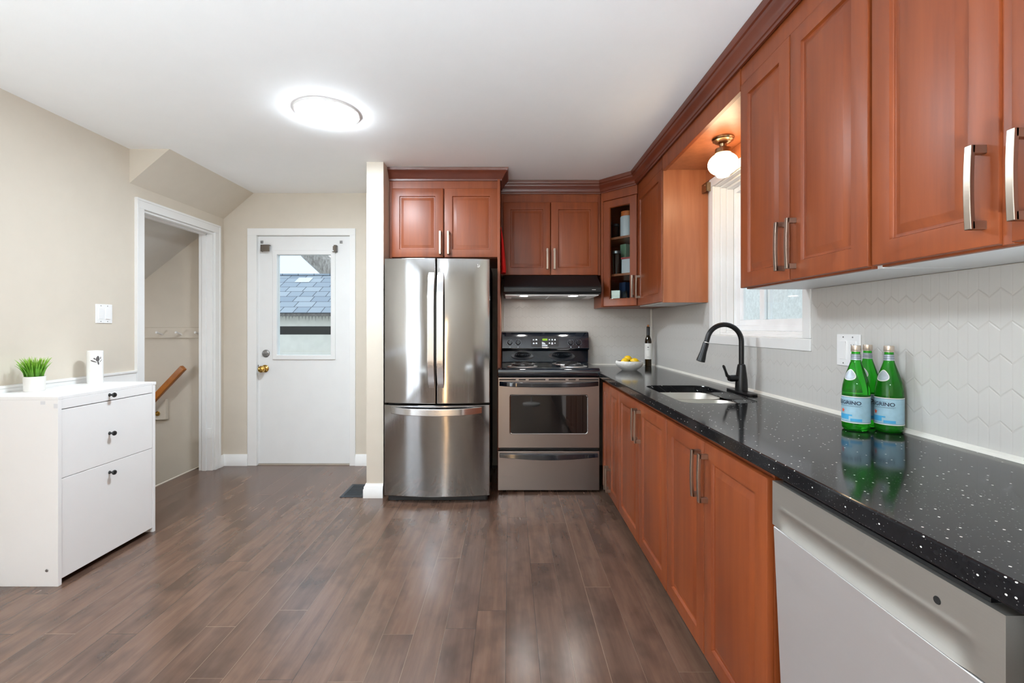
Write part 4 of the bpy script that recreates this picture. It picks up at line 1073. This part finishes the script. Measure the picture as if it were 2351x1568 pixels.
zs = [0.0, 0.003, 0.006, 0.02, 0.05, 0.1, 0.118, 0.127, 0.135, 0.143, 0.150, 0.16, 0.17, 0.18, 0.19, 0.2, 0.21, 0.22, 0.228, 0.236, 0.258, 0.262]
m = MB(); m.lathe([(0, 0.006), (0.025, 0.003), (0.038, 0.0)] + [(brad(z), z) for z in zs[1:]] + [(0.0, 0.262)], seg=48); part('glass', m, M['gglass'], bt)
m = MB(); m.lathe([(0, 0.2615), (0.0165, 0.2615), (0.0172, 0.262), (0.0172, 0.264), (0.0160, 0.265), (0.0168, 0.267), (0.0168, 0.280), (0.016, 0.2825), (0, 0.283)], seg=32, rmod=None); part('cap', m, M['cap'], bt)
m = MB(); shell(m, 0.026, 0.114, PC - 2.6, PC + 2.6, 0.0006, 64, 3); lb = part('label', m, M['label'], bt)
for a, b in ((0.026, 0.0285), (0.1115, 0.114)): m = MB(); shell(m, a, b, PC - 2.6, PC + 2.6, 0.0010, 64, 1); part('label_border', m, M['lwhite'], lb)
m = MB(); shell(m, 0.110, 0.1108, PC - 2.6, PC + 2.6, 0.0010, 64, 1); shell(m, 0.0295, 0.0302, PC - 2.6, PC + 2.6, 0.001, 64, 1)
tv, tf = text_faces('S.PELLEGRINO', 0.0160, 0.0004)
xs = [p[0] for p in tv]; wid = max(xs) - min(xs)
m.add([on(PC + (x / wid) * 2.72, 0.0875 + y, 0.0020) for x, y, z in tv], tf)
for zz, l0, l1 in ((0.083, -0.9, 0.98), (0.0805, -0.5, 0.9), (0.1, -0.9, 0.6)): shell(m, zz, zz + 0.0007, PC + l0 * 1.3, PC + l1 * 1.45, 0.001, 30, 1)
part('lettering', m, M['lnavy'], lb)
m = MB(); P = [on(PC, 0.066, 0.0017)]
for i in range(10):
    a = math.radians(90 + 36 * i); r = 0.0088 if i % 2 == 0 else 0.0038
    P.append(on(PC + r * math.cos(a) / 0.0464, 0.066 + r * math.sin(a), 0.0017))
m.add(P, [(0, i + 1, (i + 1) % 10 + 1) for i in range(10)]); part('star', m, M['star'], lb)
m = MB(); shell(m, 0.049, 0.054, PC - 1.4, PC + 0.75, 0.001, 30, 1); shell(m, 0.032, 0.041, PC + 0.62, PC + 1.42, 0.001, 30, 1); shell(m, 0.037, 0.049, PC - 1.2, PC + 0.5, 0.0009, 30, 1); part('label_art', m, M['lblue'], lb)
m = MB(); P = []; n = 40
def egg(a, k):
    x = math.cos(a); y = math.sin(a); w = 0.0205 * k * (1 - 0.28 * y); h = 0.0185 * k
    return (x * w, y * h)
for k, off in ((1.0, 0.001),):
    for a in range(n):
        x, y = egg(2 * PI * a / n, k); P.append(on(PS + x / 0.033, 0.185 + y, off))
    m.add([on(PS, 0.186, off)] + P, [(0, i + 1, (i + 1) % n + 1) for i in range(n)])
sl = part('shoulder_label', m, M['lwhite'], bt)
m = MB(); P = []
for a in range(n):
    x, y = egg(2 * PI * a / n, 0.86); P.append(on(PS + x / 0.033, 0.185 + y, 0.0017))
m.add([on(PS, 0.186, 0.0017)] + P, [(0, i + 1, (i + 1) % n + 1) for i in range(n)]); part('foil', m, M['lsilver'], sl)
m = MB(); shell(m, 0.234, 0.2535, -PI, PI, 0.0006, 40, 4); nb = part('neck_label', m, M['lsilver'], bt)
m = MB(); shell(m, 0.2395, 0.241, -PI, PI, 0.0009, 40, 1); shell(m, 0.2455, 0.247, -PI, PI, 0.0009, 40, 1); shell(m, 0.251, 0.252, -PI, PI, 0.0009, 40, 1); part('neck_print', m, M['lnavy'], nb)
for i, (x, y, r, lab) in enumerate(((1.140, 1.520, 0.0, 'green glass water bottle standing left in front of the other two, by the switch plate'), (1.226, 1.492, 0.02, 'green glass water bottle standing rightmost, nearest the tiled wall shadow'), (1.2265, 1.582, 0.05, 'green glass water bottle half hidden behind the other two'))):
    o = bt if i == 0 else copy_tree(bt)
    o.location = (x, y, 0.9); o.rotation_euler = (0, 0, -math.atan2(x, y) + r); o.scale = (0.83, 0.83, 0.978); o['label'] = lab

# ================================================================ wine bottle, bowl, lemons
wb_ = thing('wine_bottle', 'slim dark wine bottle with a white label in the worktop corner', 'bottle', (1.19, 3.965, 0.9))
m = MB(); X, Y, Z = 1.19, 3.965, 0.9
m.lathe([(0, Z + 0.006), (0.024, Z), (0.0275, Z + 0.004), (0.028, Z + 0.215), (0.0255, Z + 0.235), (0.015, Z + 0.262), (0.0125, Z + 0.275), (0.012, Z + 0.335), (0.0135, Z + 0.336), (0.0135, Z + 0.343), (0, Z + 0.343)], (X, Y, 0), 32); part('glass', m, M['wglass'], wb_)
m = MB(); m.lathe([(0.0134, Z + 0.27), (0.0134, Z + 0.334), (0.0125, Z + 0.335)], (X, Y, 0), 24); part('capsule', m, M['dark'], wb_)
m = MB(); m.lathe([(0, Z + 0.342), (0.008, Z + 0.342), (0.010, Z + 0.358), (0, Z + 0.359)], (X, Y, 0), 16); part('cork', m, M['rail'], wb_)
m = MB(); m.grid(lambda u, v: (X + 0.0285 * math.sin(-2.2 + 3.8 * u), Y - 0.0285 * math.cos(-2.2 + 3.8 * u), Z + 0.065 + 0.135 * v), 28, 2); wl_ = part('label', m, M['lwhite'], wb_)
m = MB(); p_ = -0.3
for zz, a in ((0.165, 0.22), (0.16, 0.12), (0.145, 0.3), (0.082, 0.34)):
    m.grid(lambda u, v: (X + 0.0288 * math.sin(p_ - a + 2 * a * u), Y - 0.0288 * math.cos(p_ - a + 2 * a * u), Z + zz + (0.006 if zz == 0.165 else 0.002) * v), 8, 1)
part('label_print', m, M['ink'], wl_)
bo = thing('fruit_bowl', 'white ribbed ceramic bowl holding lemons on the worktop', 'bowl', (0.945, 3.64, 0.9))
X, Y, Z = 0.945, 3.64, 0.9
rib = lambda a, h: 1 + 0.012 * (0.5 + 0.5 * math.cos(52 * a)) * (1 if Z + 0.008 < h < Z + 0.062 else 0)
m = MB()
m.lathe([(0, Z), (0.055, Z), (0.062, Z + 0.006), (0.085, Z + 0.022), (0.102, Z + 0.042), (0.107, Z + 0.058), (0.104, Z + 0.070)], (X, Y, 0), 260, rmod=rib)
m.lathe([(0.104, Z + 0.070), (0.100, Z + 0.073), (0.096, Z + 0.071), (0.097, Z + 0.058), (0.088, Z + 0.038), (0.06, Z + 0.018), (0, Z + 0.012)], (X, Y, 0), 64)
part('shell', m, M['bowl'], bo)
lm = thing('lemon', '', 'lemon', (0, 0, 0), 'lemons in the white bowl')
m = MB(); m.lathe([(0, -0.045), (0.005, -0.043), (0.010, -0.038), (0.022, -0.028), (0.030, -0.012), (0.031, 0.004), (0.027, 0.02), (0.018, 0.032), (0.009, 0.039), (0.006, 0.044), (0, 0.046)], seg=28, axis='x'); part('peel', m, M['lemon'], lm)
m = MB(); m.lathe([(0, -0.047), (0.004, -0.046), (0.005, -0.043), (0, -0.042)], seg=12, axis='x'); part('stem_end', m, M['grass'], lm)
for i, (x, y, z, r, lab) in enumerate(((0.903, 3.618, 0.968, (0.2, -0.35, 0.3), 'yellow lemon at the left front of the white bowl'), (0.982, 3.618, 0.968, (0, 0.25, -0.3), 'yellow lemon at the right front of the white bowl'), (0.945, 3.685, 0.984, (0, 0.1, 0.2), 'yellow lemon lying behind the other two in the white bowl'))):
    o = lm if i == 0 else copy_tree(lm); o.location = (x, y, z); o.rotation_euler = r; o.scale = (0.84, 0.9, 0.9); o['label'] = lab

# ================================================================ things in the corner cabinet
def canister(name, label, cat, x, y, z, r, h, mat, lid=None, lr=1.0, lh=0.02, grp=None):
    t = thing(name, label, cat, (x, y, z), grp)
    m = MB(); m.lathe([(0, z), (r * 0.96, z), (r, z + 0.004), (r, z + h - 0.006), (r * 0.94, z + h), (0, z + h)], (x, y, 0), 28); part('body', m, mat, t)
    if lid: m = MB(); m.lathe([(0, z + h), (r * lr, z + h), (r * lr, z + h + lh), (0, z + h + lh)], (x, y, 0), 28); part('lid', m, lid, t, 0.002)
    return t
def carton(name, label, cat, x, y, z, w, d, h, mat, rot=0.8, lid=None):
    t = thing(name, label, cat, (x, y, z))
    m = MB(); m.M = Matrix.Translation((x, y, z)) @ Matrix.Rotation(rot, 4, 'Z'); m.box(-w / 2, w / 2, -d / 2, d / 2, 0, h); part('body', m, mat, t, 0.004)
    if lid: m = MB(); m.M = Matrix.Translation((x, y, z)) @ Matrix.Rotation(rot, 4, 'Z'); m.box(-w / 2 - 0.004, w / 2 + 0.004, -d / 2 - 0.004, d / 2 + 0.004, h, h + 0.014); part('lid', m, lid, t, 0.003)
    return t
z = 1.973
canister('storage_jar', 'tall white jar with an orange lid on the top shelf of the corner cabinet', 'jar', 0.955, 3.76, z, 0.052, 0.165, M['carton'], M['orange'], 0.9, 0.04)
canister('spice_jar', 'small clear jar with a dark lid on the top shelf of the corner cabinet', 'jar', 0.885, 3.83, z, 0.024, 0.10, M['cglass'], M['dark'], 1.0, 0.02)
canister('tin', 'dark tin at the left of the top shelf of the corner cabinet', 'tin', 0.835, 3.95, z, 0.045, 0.14, M['dark'], M['iron'], 1.02, 0.015)
z = 1.673
canister('glass_canister', 'clear glass canister with a silver lid on the middle shelf', 'jar', 0.885, 3.81, z, 0.032, 0.17, M['cglass'], M['grey'], 1.05, 0.022)
carton('food_tub', 'white tub with a red lid on the middle shelf', 'tub', 0.968, 3.75, z, 0.09, 0.08, 0.115, M['carton'], 0.75, M['pink'])
carton('tea_box', 'pale green box standing at the back of the middle shelf', 'box', 1.0, 3.91, z, 0.12, 0.06, 0.262, M['mint'], 0.6)
z = 1.421
carton('snack_pouch', 'crumpled silver pouch on the bottom of the corner cabinet', 'pouch', 0.868, 3.80, z, 0.085, 0.05, 0.12, M['pouch'], -0.3)
carton('coffee_box', 'navy blue box on the bottom of the corner cabinet', 'box', 0.99, 3.87, z, 0.13, 0.07, 0.19, M['navy'], 0.55)
canister('drinking_glass', 'clear drinking glass on the bottom of the corner cabinet', 'glass', 0.925, 3.74, z, 0.026, 0.11, M['cglass'])

# ================================================================ small things on the walls
mt = thing('oven_mitt', 'bright red cloth mitt hanging on the side panel beside the stove cabinet', 'mitt', (-0.05, 3.66, 1.67))
m = MB(); L = []
for i in range(13):
    q = i / 12; z = 1.665 + 0.345 * q
    dx = 0.040 * (1 - q) ** 0.7 + 0.006; dy = 0.075 * (1 - q * 0.75)
    if i == 0: dx *= 0.9; dy *= 0.92
    ring = []
    for k in range(16):
        a = 2 * PI * k / 16
        ring.append((-0.070 + dx * (0.5 + 0.5 * math.cos(a)), 3.655 + dy * math.sin(a) * (1 + 0.05 * math.sin(5 * z * 9)), z))
    L.append(ring)
m.loops(L); part('cloth', m, M['red'], mt)
m = MB(); m.tube([(-0.068, 3.655, 2.0), (-0.066, 3.65, 2.025), (-0.068, 3.645, 2.0)], 0.003, 8); part('loop', m, M['red'], mt)
br = thing('blind_bracket', 'bronze blind bracket at the top left corner of the sink window', 'bracket', (1.25, 2.95, 2.1))
m = MB(); m.box(1.238, 1.242, 2.905, 2.974, 2.095, 2.150); m.box(1.238, 1.266, 2.905, 2.909, 2.095, 2.150); m.box(1.238, 1.262, 2.909, 2.974, 2.146, 2.150); part('plate', m, M['bronze'], br, 0.001)
m = MB(); m.M = Matrix.Translation((1.236, 2.925, 2.135)) @ Matrix.Rotation(PI / 2, 4, 'Y'); m.lathe([(0, 0), (0.005, 0), (0.004, 0.004), (0, 0.004)], seg=12); part('screw', m, M['chrome'], br)
def switch_plate(name, label, o, u, n, outlet=False):
    t = thing(name, label, 'switch', o)
    m = MB().frame(o, u, (0, 0, 1), n); m.box(-0.06, 0.06, -0.06, 0.06, 0.0, 0.006); part('plate', m, M['switch'], t, 0.003)
    for k, a in enumerate((-0.024, 0.024)):
        m = MB().frame(o, u, (0, 0, 1), n)
        m.box(a - 0.018, a + 0.018, -0.035, 0.035, 0.005, 0.0075)
        p_ = part('outlet' if outlet and k else 'rocker', m, M['switch'], t, 0.001)
        m = MB().frame(o, u, (0, 0, 1), n)
        if outlet and k:
            for zz in (0.018, -0.018): m.box(a - 0.007, a - 0.005, zz - 0.005, zz + 0.005, 0.0075, 0.0078); m.box(a + 0.005, a + 0.007, zz - 0.005, zz + 0.005, 0.0075, 0.0078)
            part('slots', m, M['dark'], p_)
        else:
            s = -1 if k else 1
            m.prism([(-0.033, 0.0075), (0.033, 0.0075), (0.033 * 1, 0.0075 + (0.004 if s > 0 else 0.001)), (-0.033, 0.0075 + (0.001 if s > 0 else 0.004))], 'x', a - 0.016, a + 0.016); part('paddle', m, M['switch'], p_)
    m = MB().frame(o, u, (0, 0, 1), n)
    for a in (-0.024, 0.024):
        for zz in (-0.049, 0.049): m.M = m.M; m.lathe([(0, 0.006), (0.003, 0.006), (0.0025, 0.0072), (0, 0.0072)], (a, zz, 0), 10)
    part('screws', m, M['grey'], t)
switch_plate('light_switch', 'white double light switch on the left wall above the cabinet', (XL, 2.915, 1.322), (0, 1, 0), (1, 0, 0))
switch_plate('wall_outlet', 'white switch and outlet plate on the tiles behind the green bottles', (XR - 0.008, 1.728, 1.150), UR, NR, True)
pr = thing('peg_rail', 'painted coat peg rail on the stairwell wall', 'peg rail', (-3.0, YB, 1.18))
m = MB(); m.box(-3.9, -2.70, YB - 0.016, YB, 1.140, 1.235); part('board', m, M['wall'], pr, 0.004)
for x in (-3.27, -3.10, -2.93, -2.76):
    m = MB(); m.tube([(x, YB - 0.014, 1.172), (x + 0.0, YB - 0.05, 1.182), (x, YB - 0.075, 1.19), (x, YB - 0.085, 1.192), (x, YB - 0.092, 1.192)], [0.008, 0.007, 0.007, 0.012, 0.008], 12); part('peg', m, M['white'], pr)
hr = thing('handrail', 'orange-brown wooden handrail sloping down the stairwell wall', 'handrail', (-3.05, YB - 0.07, 0.7))
m = MB(); a, b = Vector((-2.862, YB - 0.085, 0.885)), Vector((-4.1, YB - 0.085, -0.42))
m.ribbon([a, a + (b - a) * 0.5, b], (0.7253, 0, -0.6884) if False else tuple(Vector((-(b - a).normalized().z, 0, (b - a).normalized().x))), 0.052, 0.04); part('rail', m, M['rail'], hr, 0.008)
m = MB(); m.prism([(-3.06, 0.415), (-3.06, 0.60), (-3.30, 0.33), (-3.30, 0.415 - 0.25), (-3.2, 0.415)], 'y', YB - 0.034, YB); part('mounting_block', m, M['wall'], hr, 0.003)
m = MB(); m.tube([(-3.13, YB - 0.032, 0.47), (-3.14, YB - 0.06, 0.475), (-3.155, YB - 0.085, 0.55)], [0.014, 0.007, 0.007], 12); m.lathe([(0, YB - 0.04), (0.02, YB - 0.04), (0.022, YB - 0.034), (0, YB - 0.033)], (-3.13, 0, 0.47), 16, 'y'); part('bracket', m, M['brass'], hr)
fv_ = thing('floor_vent', 'dark metal floor register by the stub wall', 'vent', (-1.15, 3.49, 0))
m = MB()
for a in ((-1.235, -1.215, 3.355, 3.63), (-1.092, -1.072, 3.355, 3.63), (-1.215, -1.092, 3.355, 3.375), (-1.215, -1.092, 3.61, 3.63)): m.box(*a, 0.0, 0.005)
part('frame', m, M['vent'], fv_, 0.0015)
m = MB(); m.box(-1.215, -1.092, 3.375, 3.61, 0.0002, 0.001)
for i in range(15): y = 3.38 + i * 0.0155; m.box(-1.215, -1.092, y, y + 0.008, 0.0005, 0.004)
part('grille', m, M['vent'], fv_)

# ================================================================ white cabinet on the left, with plant and candle holder
wc = thing('shoe_cabinet', 'tall narrow white cabinet with three fronts against the left wall', 'cabinet', (-2.36, 2.5, 0))
CX0, CX1, CY0, CY1, CZ = XL + 0.022, -2.152, 2.2, 2.805, 0.905
for a in (CY0, CY1 - 0.019): m = MB(); m.box(CX0, CX1, a, a + 0.019, 0, CZ - 0.016); part('side_panel', m, M['lam'], wc, 0.0015)
m = MB(); m.box(CX0, CX1 - 0.004, CY0 + 0.019, CY1 - 0.019, CZ - 0.016, CZ); m.box(CX0, CX1, CY0, CY0 + 0.019, CZ - 0.016, CZ); m.box(CX0, CX1 + 0.002, CY1 - 0.019, CY1 + 0.004, CZ - 0.016, CZ + 0.001); part('top', m, M['lam'], wc, 0.0015)
m = MB(); m.box(CX0, CX0 + 0.012, CY0 + 0.019, CY1 - 0.019, 0.03, CZ - 0.016); m.box(CX0 + 0.012, CX1 - 0.03, CY0 + 0.019, CY1 - 0.019, 0.04, 0.055); part('back_panel', m, M['lam'], wc)
for z0, z1, kz in ((0.843, 0.888, 0.872), (0.510, 0.839, 0.666), (0.028, 0.507, 0.455)):
    m = MB(); m.box(CX1 - 0.022, CX1 - 0.003, CY0 + 0.021, CY1 - 0.021, z0, z1 if z1 < 0.88 else CZ - 0.001 - 0.0155); d = part('drawer_front', m, M['lam'], wc, 0.0012)
    m = MB(); m.lathe([(0, CX1 - 0.003), (0.009, CX1 - 0.003), (0.007, CX1 + 0.001), (0.0045, CX1 + 0.006), (0.005, CX1 + 0.014), (0.011, CX1 + 0.018), (0.013, CX1 + 0.023), (0.011, CX1 + 0.028), (0, CX1 + 0.030)], (0, 2.487, kz), 20, 'x'); part('knob', m, M['blackm'], d)
m = MB()
m.M = Matrix.Translation((-2.175, CY0 - 0.0025, 0.077)) @ Matrix.Rotation(-PI / 2, 4, 'X')
m = MB(); m.lathe([(0, CY0 - 0.003), (0.006, CY0 - 0.003), (0.0075, CY0), (0, CY0 + 0.001)], (-2.205, 0, 0.077), 16, 'y'); part('screw_cover', m, M['grey'], wc)
for a in ((-2.235, -2.213, CY0 - 0.0008, CY0, 0.868, 0.884), (-2.172, -2.153, CY0 - 0.0008, CY0, 0.850, 0.872)): m = MB(); m.box(*a); part('tape', m, M['carton'], wc)

pl = thing('potted_grass', 'small artificial grass plant in a white pot on the white cabinet', 'plant', (-2.465, 2.395, CZ))
X, Y, Z = -2.465, 2.395, CZ
m = MB(); m.lathe([(0, Z), (0.038, Z), (0.041, Z + 0.004), (0.043, Z + 0.074), (0.042, Z + 0.077), (0.038, Z + 0.077), (0.036, Z + 0.066), (0, Z + 0.066)], (X, Y, 0), 40); part('pot', m, M['pot'], pl)
m = MB(); m.lathe([(0, Z + 0.070), (0.0365, Z + 0.067), (0, Z + 0.064)], (X, Y, 0), 24); part('soil', m, M['soil'], pl)
m = MB(); random.seed(11)
for i in range(210):
    a = random.uniform(0, 2 * PI); r0 = 0.034 * math.sqrt(random.random()); h = random.uniform(0.075, 0.118); lean = (0.006 + r0 * 0.75) * random.uniform(0.4, 1.5)
    if X + (r0 + lean) * math.cos(a) < XL + 0.03: lean *= 0.4
    bx, by = X + r0 * math.cos(a), Y + r0 * math.sin(a); ca, sa = math.cos(a), math.sin(a)
    tw = random.uniform(0, PI); wv = Vector((math.cos(tw), math.sin(tw), 0)); n = 6
    P = [(bx + ca * lean * (j / n) ** 1.7, by + sa * lean * (j / n) ** 1.7, Z + 0.068 + h * (j / n) - lean * 0.35 * (j / n) ** 3) for j in range(n + 1)]
    m.ribbon(P, wv, [0.0066 * (1 - (j / n) ** 2) + 0.0006 for j in range(n + 1)], 0.0006)
part('foliage', m, M['grass'], pl)
vs_ = thing('candle_holder', 'white ceramic cylinder with a grey printed flower on the white cabinet', 'vase', (-2.462, 2.742, CZ))
X, Y, Z = -2.462, 2.742, CZ
m = MB(); m.lathe([(0, Z), (0.0365, Z), (0.038, Z + 0.003), (0.038, Z + 0.190), (0.0368, Z + 0.193), (0.0345, Z + 0.192), (0.034, Z + 0.17), (0, Z + 0.165)], (X, Y, 0), 48); part('cylinder', m, M['ceramic'], vs_)
def on_v(s, z, off=0.0007):
    # s: arc to the right as seen from the room
    base = math.atan2(-Y, -X); ph = base + s / 0.038
    return (X + (0.038 + off) * math.cos(ph), Y + (0.038 + off) * math.sin(ph), Z + z)
m = MB()
def petal(cx, cz, L_, w, ang):
    P = []; n = 14
    for i in range(n):
        t = 2 * PI * i / n; q = (math.cos(t) * L_ / 2, math.sin(t) * w / 2 * (1 - 0.35 * math.cos(t)))
        P.append(on_v(cx + q[0] * math.cos(ang) - q[1] * math.sin(ang), cz + q[0] * math.sin(ang) + q[1] * math.cos(ang)))
    m.add([on_v(cx, cz)] + P, [(0, i + 1, (i + 1) % n + 1) for i in range(n)])
for q in ((0.012, 0.147, 0.034, 0.017, 1.5), (0.014, 0.124, 0.028, 0.008, 1.75), (-0.006, 0.131, 0.032, 0.007, -0.45), (-0.002, 0.146, 0.014, 0.007, -0.9), (0.028, 0.134, 0.022, 0.0035, 0.9), (0.026, 0.151, 0.016, 0.005, 1.5)): petal(*q)
part('printed_flower', m, M['ink'], vs_)
